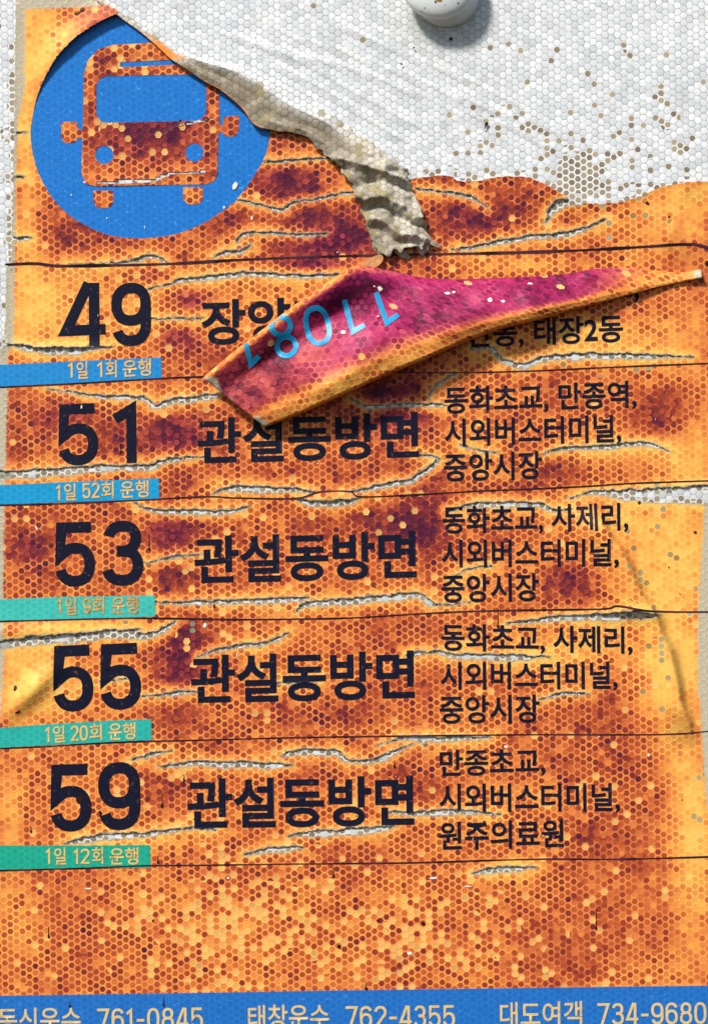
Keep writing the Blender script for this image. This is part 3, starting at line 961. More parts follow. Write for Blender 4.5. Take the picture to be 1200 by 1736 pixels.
bcr, bside = crack_field(bxy[:, 0], bxy[:, 1], BUS_CRACKS)
bm.verts.index_update()
kill = [f for f in bm.faces if np.mean([bcr[v.index] for v in f.verts]) < -.5]
lift = {v.index: 1.2 * math.exp(-max(bcr[v.index], 0) / 5) for v in bm.verts}
for v in bm.verts:
    v.co.z = lift[v.index]
bmesh.ops.delete(bm, geom=kill, context='FACES')
bus_o, bus_xy = finish_flat('bus_symbol', bm, M_FILM, disc, .6, step=60, halo=False, hole=False, base=DISC_H)
bus_o['label'] = 'orange front view of a bus'
# a torn streak beneath the picture's crack shows pale sheeting
for cr in BUS_CRACKS[:2]:
    bm = bmesh.new()
    p = spline(cr, 5)
    strokes_bm(bm, p[:, :2], p[:, 2] * 1.7)
    o, xy = finish_flat('exposed_sheeting', bm, M_SHEET, disc, .25, step=40, halo=False, hole=False, base=DISC_H)
    attr_uv(o.data, *uv_of(xy[:, 0], xy[:, 1]))
    attr(o.data, 'brown', np.full(len(xy), .35))
    attr(o.data, 'grime_shade', np.full(len(xy), .1))

# ruled lines between the rows
LINES = [([(10, 449), (60, 447), (100, 451), (190, 450), (300, 447), (420, 440), (560, 435), (700, 432), (850, 429), (950, 426), (1050, 421), (1120, 417), (1165, 415), (1185, 417), (1230, 428)], 4.4),
         ([(-30, 658), (100, 652), (200, 646), (270, 642), (340, 639), (600, 631), (760, 632), (900, 629), (1050, 622), (1230, 615)], 2.3),
         ([(-30, 857), (100, 854), (230, 848), (350, 842), (400, 844), (500, 845), (542, 834), (592, 833), (612, 842), (700, 839), (800, 833), (900, 829), (1000, 824), (1080, 819), (1230, 814)], 2.6),
         ([(-30, 1054), (80, 1051), (200, 1048), (270, 1048), (400, 1050), (520, 1049), (600, 1047), (700, 1041), (800, 1036), (900, 1034), (1020, 1032), (1045, 1027), (1090, 1034), (1140, 1037), (1230, 1037)], 2.6),
         ([(-30, 1270), (80, 1265), (200, 1258), (350, 1254), (500, 1250), (700, 1247), (900, 1245), (1050, 1245), (1130, 1244), (1230, 1237)], 2.1),
         ([(-30, 1476), (150, 1471), (250, 1467), (350, 1466), (500, 1464), (700, 1462), (900, 1456), (1050, 1456), (1230, 1451)], 2.4)]
for i, (pts, w) in enumerate(LINES):
    bm = bmesh.new()
    p = spline(pts, 14)
    ws = w * (.65 + .7 * vnoise(p[:, 0], p[:, 1], 40, 40 + i))
    strokes_bm(bm, p, ws)
    finish_flat('divider_line', bm, M_LINE, sign, .8, step=500, halo=False)

# coloured trip-count bands
BANDS = [([(-30, 620), (100, 614), (274, 606), (275, 641), (150, 648), (-30, 657)], M_B1, [('1', 116, 641, 127, 640), ('일', 131, 643, 150, 642), ('1', 166, 640, 177, 639), ('회', 180, 641, 199, 640), ('운행', 209, 640, 257, 637)], 'sky blue'),
         ([(-30, 824), (100, 818), (270, 811), (271, 846), (100, 852), (-30, 856)], M_B2, [('1', 96, 848, 105, 848), ('일', 110, 849, 130, 848), ('52', 141, 845, 170, 844), ('회', 173, 846, 194, 845), ('운행', 205, 845, 253, 843)], 'cyan'),
         ([(-30, 1017), (100, 1012), (263, 1009), (264, 1045), (100, 1050), (-30, 1054)], M_B3, [('1', 98, 1040, 107, 1040), ('일', 112, 1043, 131, 1042), ('9', 142, 1040, 155, 1040), ('회', 157, 1041, 178, 1040), ('운행', 190, 1041, 236, 1040)], 'pale teal'),
         ([(-30, 1236), (60, 1229), (180, 1222), (257, 1219), (258, 1254), (100, 1262), (-30, 1269)], M_B4, [('1', 78, 1258, 87, 1258), ('일', 91, 1259, 111, 1258), ('20', 121, 1256, 150, 1255), ('회', 153, 1256, 174, 1255), ('운행', 185, 1255, 231, 1253)], 'teal'),
         ([(-30, 1433), (120, 1433), (255, 1432), (256, 1470), (100, 1473), (-30, 1477)], M_B5, [('1', 79, 1464, 88, 1464), ('일', 93, 1466, 113, 1465), ('12', 126, 1464, 153, 1464), ('회', 157, 1465, 176, 1464), ('운행', 187, 1466, 236, 1465)], 'green teal')]
for i, (poly, mat, words, colr) in enumerate(BANDS):
    b, _ = finish_flat('frequency_band', fill_polys([poly]), mat, sign, .55, step=12)
    b['label'] = colr + ' strip'
    bm = bmesh.new()
    for s, x0, y0, x1, y1 in words:
        if ord(s[0]) > 255:
            add_text(bm, s, x0, y0, x1, y1, 29, .014)
        else:
            add_digits(bm, s, x0, y0, x1, y1, 26, .135)
    finish_flat('lettering', bm, M_TAN_WORN if i == 2 else M_TAN, b, 1.35, step=8, halo=False)

# footer with the companies' telephone numbers
ft, _ = finish_flat('contact_band', fill_polys([[(-30, 1688), (300, 1683), (600, 1678), (900, 1674), (1230, 1670), (1230, 1788), (-30, 1788)]]), M_FOOT, sign, .55, step=12)
for s, x0, x1, yb in (('동신운수', -2, 138, 1751), ('태창운수', 421, 558, 1746), ('대도여객', 847, 986, 1741)):
    bm = bmesh.new()
    add_text(bm, s, x0, yb, x1, yb - 2, 43, .012)
    finish_flat('company_name', bm, M_FOOT_TAN, ft, 1.35, step=10, halo=False)
for s, x0, x1, yb in (('761-0845', 166, 345, 1746), ('762-4355', 586, 771, 1742), ('734-9680', 1012, 1196, 1737)):
    bm = bmesh.new()
    add_digits(bm, s, x0, yb, x1, yb - 2, 37, .125, gap=.2)
    finish_flat('telephone_number', bm, M_FOOT_TAN, ft, 1.35, step=10, halo=False)

# route numbers, destinations, stop lists
ROWS = [
    ('49', [(107, 589, 180, 586, 107), (190, 588, 257, 585, 107)]),
    ('51', [(100, 790, 169, 787, 104), (193, 786, 243, 784, 102)]),
    ('53', [(95, 995, 163, 993, 109), (174, 994, 245, 991, 110)]),
    ('55', [(92, 1207, 160, 1204, 112), (171, 1204, 241, 1201, 112)]),
    ('59', [(87, 1410, 157, 1408, 114), (168, 1408, 239, 1405, 115)]),
]
for s, boxes in ROWS:
    bm = bmesh.new()
    for ch, (x0, y0, x1, y1, t) in zip(s, boxes):
        add_digits(bm, ch, x0, y0, x1, y1, t, .165, wid=[1.0])
    finish_flat('route_number', bm, M_INK, sign, .75, step=6)
for s, x0, y0, x1, y1, h in [('장양리방면', 342, 586, 716, 575, 77), ('관설동방면', 335, 787, 710, 776, 78), ('관설동방면', 330, 990, 706, 980, 81),
                             ('관설동방면', 324, 1193, 703, 1184, 82), ('관설동방면', 318, 1405, 702, 1399, 85)]:
    bm = bmesh.new()
    add_text(bm, s, x0, y0, x1, y1, h, .026)
    finish_flat('destination_name', bm, M_INK, sign, .75, step=6)
STOPS = [
    [('교,', 1030, 505, 1082, 503, 44), ('우산동, 태장2동', 748, 592, 1055, 580, 47)],
    [('동화초교, 만종역,', 753, 702, 1078, 691, 46), ('시외버스터미널,', 753, 757, 1052, 750, 47), ('중앙시장', 752, 817, 918, 812, 48)],
    [('동화초교, 사제리,', 750, 905, 1064, 899, 47), ('시외버스터미널,', 748, 962, 1046, 960, 47), ('중앙시장', 748, 1022, 913, 1019, 48)],
    [('동화초교, 사제리,', 748, 1103, 1071, 1108, 46), ('시외버스터미널,', 746, 1169, 1046, 1168, 47), ('중앙시장', 745, 1227, 914, 1225, 48)],
    [('만종초교,', 745, 1316, 924, 1312, 45), ('시외버스터미널,', 744, 1376, 1050, 1375, 48), ('원주의료원', 744, 1441, 955, 1436, 48)],
]
for row in STOPS:
    for s, x0, y0, x1, y1, h in row:
        bm = bmesh.new()
        add_text(bm, s, x0, y0, x1, y1, h, .021)
        finish_flat('stop_name', bm, M_INK, sign, .75, step=7)


# ------------------------------------------------------------------ colour fields of the film
def blur(F, r):
    for ax in (0, 1):
        for _ in range(2):
            k = int(r)
            c = np.cumsum(np.concatenate([np.zeros_like(F.take([0], ax)), np.pad(F, [(k, k) if a == ax else (0, 0) for a in (0, 1)], mode='edge')], ax), ax)
            n = F.shape[ax]
            F = (c.take(range(2 * k + 1, 2 * k + 1 + n), ax) - c.take(range(0, n), ax)) / (2 * k + 1)
    return F


AGE = [  # x, y, rx, ry, amount
    (480, 300, 70, 45, .26), (560, 405, 70, 28, .40), (520, 345, 60, 40, .18), (640, 340, 60, 60, .12), (790, 370, 80, 30, .22), (830, 340, 60, 25, .12), (255, 220, 100, 60, .25),
    (175, 90, 25, 60, .2), (130, 400, 60, 40, .15), (390, 380, 50, 30, .12),
    (255, 478, 30, 22, .18), (320, 505, 45, 30, .22), (300, 570, 50, 25, .22), (420, 460, 60, 20, .08), (540, 450, 60, 14, .3),
    (100, 705, 60, 45, .2), (300, 740, 75, 45, .28), (195, 740, 40, 50, .15), (480, 640, 120, 40, .12), (665, 690, 70, 40, .30), (560, 800, 120, 30, .06), (1125, 700, 45, 60, .22), (950, 795, 60, 30, .22), (730, 810, 80, 25, .14),
    (290, 900, 50, 35, .30), (50, 930, 50, 40, .12), (290, 980, 60, 35, .12), (700, 890, 60, 60, .30), (580, 900, 90, 40, .14), (960, 985, 60, 35, .22), (170, 940, 80, 40, .05), (760, 930, 80, 30, .1),
    (325, 1075, 50, 45, .26), (310, 1135, 50, 50, .28), (440, 1060, 60, 20, .12), (650, 1090, 50, 30, .14), (680, 1165, 70, 40, .20), (300, 1220, 60, 25, .2), (560, 1220, 100, 25, .14), (1010, 1200, 70, 50, .18), (850, 1060, 70, 20, .05),
    (280, 1325, 45, 40, .22), (560, 1260, 90, 18, .05), (690, 1320, 60, 30, .16), (930, 1290, 100, 40, .14), (1060, 1380, 70, 90, .10), (420, 1440, 60, 25, .14),
    (1080, 1520, 100, 90, .08), (960, 1610, 160, 70, .05), (620, 1510, 60, 40, .10), (720, 1560, 60, 30, .12), (330, 1620, 80, 30, .06), (520, 1600, 60, 40, .08), (60, 1580, 60, 60, .0),
    # lighter places
    (60, 80, 60, 140, -.35), (110, 60, 60, 60, -.15), (45, 300, 25, 200, -.25), (60, 520, 60, 80, -.38), (180, 560, 120, 30, -.14), (170, 500, 120, 45, -.16), (430, 490, 90, 30, -.16), (400, 560, 80, 40, -.12),
    (1000, 570, 110, 30, -.28), (880, 450, 120, 22, -.18), (1130, 400, 90, 80, -.20), (1180, 330, 80, 40, -.28), (1150, 560, 60, 60, -.20), (1060, 770, 100, 22, -.22), (1170, 780, 50, 80, -.28), (1150, 640, 120, 25, -.1),
    (1130, 950, 90, 110, -.44), (1060, 880, 60, 30, -.25), (1140, 1130, 60, 110, -.42), (960, 1110, 80, 40, -.28), (700, 1120, 50, 14, -.12), (45, 1150, 60, 70, -.42), (120, 1160, 70, 70, -.20), (150, 1060, 140, 14, -.25),
    (20, 1350, 30, 90, -.2), (200, 1430, 150, 15, -.12), (1165, 1350, 40, 130, -.34), (1180, 1500, 35, 160, -.26), (860, 1480, 60, 25, -.16), (500, 1560, 260, 90, -.07), (20, 1600, 40, 90, -.15), (600, 1240, 200, 12, -.08),
    (640, 850, 60, 8, -.12), (900, 1450, 80, 20, -.1),
]
VIOLET = [(560, 410, 80, 35, .75), (480, 300, 60, 40, .45), (330, 510, 60, 50, .7), (255, 478, 40, 25, .6), (310, 575, 50, 25, .55), (540, 452, 90, 16, .75), (660, 690, 80, 50, .75), (300, 740, 70, 50, .45), (100, 705, 50, 45, .35),
          (700, 890, 60, 60, .3), (290, 900, 45, 35, .5), (310, 1120, 40, 70, .35), (255, 220, 90, 60, .4), (50, 930, 30, 30, .35), (960, 985, 45, 30, .2), (800, 375, 60, 25, .35), (120, 490, 30, 20, .5)]
SMOOTH = [(50, 110, 55, 140, .9), (120, 60, 70, 50, .45), (40, 300, 22, 180, .8), (45, 520, 45, 80, .9), (1170, 380, 60, 90, .85), (1110, 310, 80, 30, .7), (1180, 560, 50, 90, .75), (1130, 690, 40, 60, .5), (1180, 760, 50, 60, .8),
          (1130, 930, 80, 110, .92), (1140, 1130, 55, 120, .92), (45, 1150, 55, 75, .92), (1170, 1350, 45, 160, .9), (1090, 1500, 90, 120, .55), (980, 1610, 130, 60, .5), (1180, 1600, 50, 120, .7), (120, 1060, 160, 12, .6), (80, 1500, 70, 40, .4), (15, 1400, 25, 120, .7),
          (1030, 1200, 50, 45, .35)]
PALE = [(430, 1570, 220, 90, .38), (680, 1580, 180, 80, .36), (330, 1640, 130, 30, .22), (150, 1545, 80, 60, .06), (190, 110, 60, 60, .22), (200, 220, 90, 60, .12), (290, 970, 60, 40, .14), (690, 870, 70, 30, .12), (340, 1080, 60, 50, .1), (800, 1560, 90, 50, .16),
        (170, 520, 100, 50, .1), (280, 1340, 60, 40, .08), (400, 1480, 80, 40, .25), (1000, 1370, 90, 60, .06), (1000, 1520, 100, 70, .06)]
SPOT = [(1090, 370, 80, 40, .14), (1050, 350, 40, 20, .2), (1060, 920, 40, 30, .22), (1090, 990, 40, 40, .14), (1130, 920, 60, 60, .08), (1110, 1110, 50, 60, .12), (1170, 790, 30, 30, .1), (1190, 1330, 25, 80, .12), (1030, 620, 100, 12, .2), (60, 1060, 200, 10, .1), (1185, 1000, 20, 100, .1)]


def film_fields(X, Y, cr, halo):
    age = np.full(X.shape, .53) - .05 * sm(1470, 1500, Y) + (fbm(X, Y, 75, 50, 4) - .5) * .30
    def mx(lst, scale=1):
        o = np.zeros(X.shape)
        for x, y, rx, ry, a in lst:
            o = np.maximum(o, a * gauss(X, Y, x, y, rx, ry))
        return o
    for x, y, rx, ry, a in AGE:
        age = age + a * ((.9 if y < 1000 else .62) if a > 0 else 1.05) * gauss(X, Y, x, y, rx, ry)
    smooth = mx(SMOOTH)
    relief = 1 - smooth
    cx = np.clip(cr, 0, 60)
    near = np.exp(-(cx / 12.5) ** 2)
    age = age - .34 * near - .22 * halo
    age = np.where(smooth > .4, age * (1 - .5 * (smooth - .4)) + .06 * (smooth - .4), age)
    vio = mx(VIOLET) * sm(.42, .8, age)
    bare = (1 - sm(.8, 3.6, cx)) * .85
    L = np.interp(Y, [p[0] for p in PRINT_L], [p[1] for p in PRINT_L])
    R = np.interp(Y, [p[0] for p in PRINT_R], [p[1] for p in PRINT_R])
    shade_crud = (1 - sm(0, 2.8, cx)) * .95
    wob = (vnoise(X, Y, 6, 60) - .5) * 3
    bare = np.maximum(bare, 1 - sm(-1, 2, X - L + wob))
    bare = np.maximum(bare, 1 - sm(-1, 2, R - X + wob))
    bare = np.maximum(bare, (1 - sm(-1, 2, Y - 16 + (X - 45) * .04 + wob)) * (X < 172))
    age = np.minimum(age, .84)
    return age, relief, vio * .9, bare, mx(SPOT), mx(PALE) + .012, shade_crud


HALO = np.clip(blur(INKED, 3) * 1.6, 0, 1)
age, relief, vio, bare, spot, pale, shade_crud = film_fields(GX0, GY0, CR, HALO)
shade_crud = shade_crud * np.where(CSIDE > 0, 1.0, .25)  # painted lip shade stays strong above each tear, faint below

# the film itself: grid with tears, emblem opening and torn edge cut out, rims snapped to the tear lines
gr_y, gr_x = np.gradient(SD, STEP)
gn = np.maximum(np.hypot(gr_x, gr_y), .25)
near_ = np.abs(SD) < STEP * .62
GX = GX - np.where(near_, SD * gr_x / gn ** 2, 0).clip(-2, 2)
GY = GY - np.where(near_, SD * gr_y / gn ** 2, 0).clip(-2, 2)
snap = np.where(near_, 0, SD)
idx = np.arange(GX.size).reshape(GX.shape)
cen = (snap[:-1, :-1] + snap[:-1, 1:] + snap[1:, 1:] + snap[1:, :-1])
keepf = cen > 0
fc = np.stack([idx[:-1, :-1], idx[1:, :-1], idx[1:, 1:], idx[:-1, 1:]], -1)[keepf]
used = np.unique(fc)
remap = np.full(GX.size, -1)
remap[used] = np.arange(len(used))
fc = remap[fc]
sel = lambda F: F.ravel()[used]
me = mesh_np('printed_film', W(sel(GX), sel(GY), sel(HF)), fc)
attr_uv(me, *uv_of(sel(GX), sel(GY)))
for nme, F in (('age', age), ('relief', relief), ('violet', vio), ('bare', bare), ('spot', spot), ('pale', pale), ('shade_crud', shade_crud)):
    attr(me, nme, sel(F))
film = link('printed_film', me, M_FILM, sign)
# and the bus picture in the same film
f6 = film_fields(bus_xy[:, 0], bus_xy[:, 1], bcr[:len(bus_xy)] if len(bcr) == len(bus_xy) else np.full(len(bus_xy), 50.0), np.zeros(len(bus_xy)))
attr_uv(bus_o.data, *uv_of(bus_xy[:, 0], bus_xy[:, 1]))
for nme, F in zip(('age', 'relief', 'violet', 'bare', 'spot', 'pale', 'shade_crud'), f6):
    attr(bus_o.data, nme, np.clip(F - .02, 0, 1) if nme == 'age' else (F * 0 if nme in ('bare', 'spot') else F))


# ------------------------------------------------------------------ dirt and chips
def blob(bm, x, y, rx, ry, rot=0.0, n=9):
    ps = []
    for i in range(n):
        a = 2 * math.pi * i / n
        r = .65 + .6 * RNG.random()
        px, py = math.cos(a) * rx * r, math.sin(a) * ry * r
        ps.append(bm.verts.new((x + px * math.cos(rot) - py * math.sin(rot), y + px * math.sin(rot) + py * math.cos(rot), 0)))
    bm.faces.new(ps)


bm = bmesh.new()
for x, y, l in [(253, 905, 24), (565, 1130, 4), (275, 1345, 20), (312, 1313, 8), (1009, 1540, 32), (53, 1400, 8), (843, 1030, 30), (565, 1470, 14), (83, 1570, 16), (278, 1690, 12), (119, 1697, 8),
                (620, 1665, 10), (205, 752, 14), (820, 1390, 3), (268, 1450, 10), (668, 1290, 8), (363, 1017, 10)]:
    strokes_bm(bm, [(x, y), (x + .6, y + l * .6), (x + .3, y + l)], [1.2, 1.2, 1.8])
    blob(bm, x + .5, y + l + 1, 2.4, 3.2)
for x, y, a, b, r in [(138, 20, 8, 2.2, -.7), (130, 24, 3, 2, 0), (27, 1166, 3, 5, .3), (33, 1206, 5, 2, -.5), (135, 1356, 6, 8, .3), (171, 1378, 3, 4, 0), (1177, 902, 3, 2.4, 0), (1082, 852, 3, 2.4, 0),
                      (1132, 369, 2.4, 2, 0), (1096, 345, 3.4, 3, 0), (1198, 448, 4, 5, 0), (575, 1604, 3.4, 4, .2), (717, 1565, 3, 4, .1), (260, 1560, 2, 2, 0), (306, 205, 2.4, 2, 0), (640, 1560, 2, 3, 0), (764, 67, 3, 3, 0), (701, 82, 1.4, 1.4, 0), (680, 110, 1.6, 2, 0), (824, 212, 3, 4, .4), (822, 216, 1.2, 5, .4)]:
    blob(bm, x, y, a, b, r)
for _ in range(90):
    blob(bm, RNG.uniform(20, 1180), RNG.uniform(330, 1680), RNG.uniform(.6, 1.3), RNG.uniform(.6, 1.6))
d, _ = finish_flat('dirt_specks', bm, M_DIRT, sign, 1.0, step=400, halo=False)
d['kind'] = 'stuff'
bm = bmesh.new()
for x, y, a, b, r in [(139, 690, 1.2, 3.4, 0), (398, 315, 4, 7, .5), (380, 352, 2, 3, .3), (122, 331, 1.2, 1.2, 0), (246, 386, .8, 3, 0), (182, 370, 1.2, 1.2, 0), (402, 1110, 1, 4, 0), (63, 895, 1.4, 5, -.4), (427, 370, 2, 4, .2),
                      (857, 1266, 4, 3, 0), (387, 1488, 2.4, 2.4, 0), (150, 1506, 6, 1.4, 0), (1098, 1280, 2, 3, 0), (348, 1060, 3, 5, .3), (735, 1488, 9, 1.6, 0), (792, 1502, 7, 1.4, 0), (694, 1615, 4, 3, .2)]:
    blob(bm, x, y, a, b, r)
for _ in range(40):
    blob(bm, RNG.uniform(20, 1180), RNG.uniform(380, 1680), RNG.uniform(.5, 1.1), RNG.uniform(.6, 1.8), RNG.uniform(0, 3))
d, _ = finish_flat('paint_chips', bm, M_CHIP, sign, 1.15, step=400, halo=False)
d['kind'] = 'stuff'


# ------------------------------------------------------------------ lofted loose film
def loft(name, U, L, prof, mat, ns, nt, noise_amp, under=0.0, ragged=0.0):
    """sheet between two outlines; prof(s,t)->height; returns object, arrays"""
    Us, Ls = resample(spline(U, 8), ns), resample(spline(L, 8), ns)
    s = np.linspace(0, 1, ns)[:, None]
    t = np.linspace(0, 1, nt)[None, :]
    X = Us[:, None, 0] * (1 - t) + Ls[:, None, 0] * t
    Y = Us[:, None, 1] * (1 - t) + Ls[:, None, 1] * t
    if ragged:
        k = sm(.5, .7, s) * ragged
        X = X + (vnoise(X, Y, 9, 121) - .5) * 2 * k * np.maximum(1 - t * 5, t * 5 - 4).clip(0, 1)
        Y = Y + (vnoise(X, Y, 8, 122) - .5) * 2 * k * np.maximum(1 - t * 5, t * 5 - 4).clip(0, 1) + (vnoise(X, 0 * Y, 6, 123) - .5) * 16 * sm(.93, 1, s)
    Hh = prof(s + 0 * t, t + 0 * s, X, Y)
    if under:
        k = 10
        dirx = (Ls - Us)
        dirn = dirx / np.maximum(np.linalg.norm(dirx, axis=1, keepdims=True), 1e-6)
        ex, ey, eh = [X], [Y], [Hh]
        for i in range(1, k + 1):
            a = math.pi * .95 * i / k
            r = np.minimum(under, .35 * np.linalg.norm(dirx, axis=1)) * np.minimum(1, Hh[:, -1] / (2.2 * under) + .05)
            ex.append((Ls[:, 0] + dirn[:, 0] * r * (math.sin(a) * .35 if a < math.pi / 2 else (math.sin(a) * .35 - (1 + math.cos(a)) * 0 + -abs(math.cos(a)) * 1.2)))[:, None])
            ey.append((Ls[:, 1] + dirn[:, 1] * r * (math.sin(a) * .35 if a < math.pi / 2 else (math.sin(a) * .35 - abs(math.cos(a)) * 1.2)))[:, None])
            eh.append((Hh[:, -1] - r * (1 - math.cos(a)) * .8)[:, None])
        X, Y, Hh = np.hstack(ex), np.hstack(ey), np.hstack(eh)
    Hh = Hh + (fbm(X, Y, 30, 70) - .5) * noise_amp
    n2 = X.shape[1]
    P3 = W(X, Y, Hh)
    dv = np.r_['1', np.zeros((ns, 1)), np.cumsum(np.linalg.norm(np.diff(P3, axis=1), axis=2), axis=1)] / S
    du = np.r_[0, np.cumsum(np.linalg.norm(np.diff(P3[:, nt // 2], axis=0), axis=1))] / S
    idx = np.arange(X.size).reshape(X.shape)
    fc = np.stack([idx[:-1, :-1], idx[:-1, 1:], idx[1:, 1:], idx[1:, :-1]], -1).reshape(-1, 4)
    me = mesh_np(name, P3.reshape(-1, 3), fc)
    o = link(name, me, mat)
    return o, X, Y, Hh, du[:, None] + 0 * X, dv, s + 0 * X


TU = [(170, -12), (190, 4), (222, 30), (262, 58), (299, 84), (330, 94), (372, 104), (415, 112), (465, 136), (515, 166), (550, 186), (582, 208), (600, 224), (637, 250), (672, 276), (688, 290), (697, 320), (706, 334), (718, 375), (724, 398), (727, 420)]
TL = [(164, 2), (186, 18), (215, 38), (245, 60), (272, 84), (291, 102), (315, 118), (350, 142), (377, 157), (411, 186), (432, 214), (460, 223), (512, 232), (546, 260), (562, 272), (595, 310), (601, 332), (612, 360), (622, 385), (634, 412), (645, 434)]


def torn_prof(s, t, X, Y):
    grow = sm(0, .10, s)
    main = np.interp(t.ravel(), [0, .12, .3, .5, .62, .8, 1], [3.2, 7, 17, 13, 11, 17, 13]).reshape(t.shape)
    edge = np.interp(t.ravel(), [0, .4, 1], [3.2, 5, 9]).reshape(t.shape)
    m = sm(.22, .30, s)
    h = edge * (1 - m) + main * m
    low = sm(.66, .76, s)
    q = (Y - .32 * X) + 16 * (vnoise(X, Y, 30, 85) - .5)
    folds = sum(a * np.exp(-np.abs(q - c) / w_) for c, w_, a in [(92, 7, 8), (108, 5, -5), (137, 9, 9), (152, 5, -7), (176, 7, 7), (190, 6, -4)])
    crump = 11 + 8 * np.sin(t * 3.1) + low * (1.35 * folds + 6 * (vnoise(X, Y, 22, 81) - .5) * 2 + 2.4 * (vnoise(X, Y, 8, 82) - .5) * 2)
    h = h * (1 - low) + crump * low
    h = h + 5 * (vnoise(X, Y, 26, 83) - .5) * m * sm(0, .3, t)
    h = h + np.exp(-((X - 672) / 34) ** 2 - ((Y - 283) / 9) ** 2) * 8
    return np.maximum(h, 3.2 + 0 * h)


o, X, Y, Hh, du, dv, ss_ = loft('torn_film_strip', TU, TL, torn_prof, M_TORN, 220, 44, 1.0, ragged=5.0)
# ragged lower and end rims: nibble the outline
uu, vv = uv_of(X.ravel(), Y.ravel())
attr_uv(o.data, uu, vv)
tt = np.linspace(0, 1, 44)[None, :] + 0 * X
attr(o.data, 'dirty', np.clip(sm(.22, .6, tt) * sm(.2, .3, ss_) + .25 * sm(.7, .9, ss_) - .5 * sm(.68, .8, ss_) * (1 - sm(.8, 1, tt)), 0, 1))
attr(o.data, 'white', (1 - sm(.22, .5, tt)) * (1 - sm(.55, .72, ss_)))
attr(o.data, 'orange', np.clip(sm(.12, .2, ss_) * (1 - sm(.235, .262, ss_)) * sm(.25, .6, tt + .4 * (vnoise(X, Y, 12, 90) - .5)) + .75 * sm(.955, .99, tt) * sm(.26, .3, ss_) * (1 - sm(.5, .6, ss_)), 0, 1))
sol = o.modifiers.new('thickness', 'SOLIDIFY')
sol.thickness = 1.2 * S
sol.offset = -1
set_props(o, label='grey crumpled strip of torn film peeled back across the top of the orange board', category='film strip')
torn = o

# a few ragged scraps at its end
bm = bmesh.new()


def scrap(pts):
    c = [Vector(W(x, y, h)) for x, y, h in pts]
    vs = [bm.verts.new(p) for p in c]
    m = len(vs) // 2
    for i in range(m - 1):
        bm.faces.new((vs[i], vs[i + 1], vs[len(vs) - 2 - i], vs[len(vs) - 1 - i]))


scrap([(632, 405, 12), (628, 418, 9), (638, 428, 7), (645, 438, 5), (650, 436, 6), (649, 424, 9), (648, 415, 12), (650, 405, 14)])
scrap([(660, 418, 14), (668, 428, 10), (678, 437, 7), (692, 441, 5), (696, 436, 6), (688, 428, 9), (682, 420, 13), (676, 410, 15)])
scrap([(700, 412, 13), (706, 424, 10), (712, 433, 7), (716, 435, 6), (728, 424, 8), (727, 416, 11), (722, 408, 13), (715, 402, 15)])
scrap([(706, 385, 14), (713, 400, 16), (724, 413, 14), (738, 421, 10), (752, 420, 6), (742, 416, 11), (730, 406, 15), (718, 388, 14)])
me = bpy.data.meshes.new('ragged_end')
bm.normal_update()
bm.to_mesh(me)
bm.free()
n = len(me.vertices)
pw = np.array([v.co for v in me.vertices])
attr_uv(me, pw[:, 0] / S, (pw[:, 2] - ZC) / S)
attr(me, 'dirty', np.full(n, .6))
attr(me, 'orange', np.zeros(n))
attr(me, 'white', np.zeros(n))
r = link('ragged_end', me, M_TORN, torn)
sb = r.modifiers.new('smooth', 'SUBSURF')
sb.levels = sb.render_levels = 2
sl = r.modifiers.new('thickness', 'SOLIDIFY')
sl.thickness = 1.0 * S

# the curled magenta flap
FU = [(346, 642), (372, 620), (400, 597), (450, 560), (500, 522), (550, 487), (585, 464), (606, 453), (645, 457), (700, 469), (760, 475), (830, 473), (900, 470), (960, 465), (1010, 457), (1060, 455), (1110, 459), (1150, 463), (1186, 457)]
FL = [(446, 722), (480, 709), (530, 688), (590, 661), (650, 634), (720, 604), (790, 574), (840, 556), (890, 543), (940, 530), (1000, 515), (1040, 505), (1080, 495), (1115, 486), (1140, 481), (1165, 476), (1187, 472)]


def flap_prof(s, t, X, Y):
    a = np.interp(t.ravel(), [0, .05, .16, .30, .48, .7, .88, 1], [40, 44, 38, 29, 38, 49, 52, 46]).reshape(t.shape)
    b = np.interp(t.ravel(), [0, .06, .2, .45, .7, .9, 1], [9, 14, 22, 30, 37, 40, 36]).reshape(t.shape)
    k = sm(.28, .42, s)
    h = a * (1 - k) + b * k
    # the left end sinks towards the board, the right end closes down on it
    h = 1.2 * h * (.5 + .5 * sm(0, .2, s)) * (1 - .78 * sm(.5, .97, s)) + 3
    h = h + 3.5 * (vnoise(X, Y, 38, 95) - .5) * 2 * sm(0, .2, t)
    h = h + 6 * np.exp(-(((X - 1000) - (Y - 470) * .5) / 20) ** 2 - ((Y - 468) / 14) ** 2)
    h = h - 5 * np.exp(-(((X - 560) * .5 + (Y - 610) * .5) / 20) ** 2)
    return h


flap, X, Y, Hh, du, dv, ss_ = loft('curled_film', FU, FL, flap_prof, M_FILM, 260, 46, 4.5, under=20)
nt2 = X.shape[1]
tt = np.minimum(np.linspace(0, (nt2 - 1) / 45, nt2)[None, :] + 0 * X, 1.3)
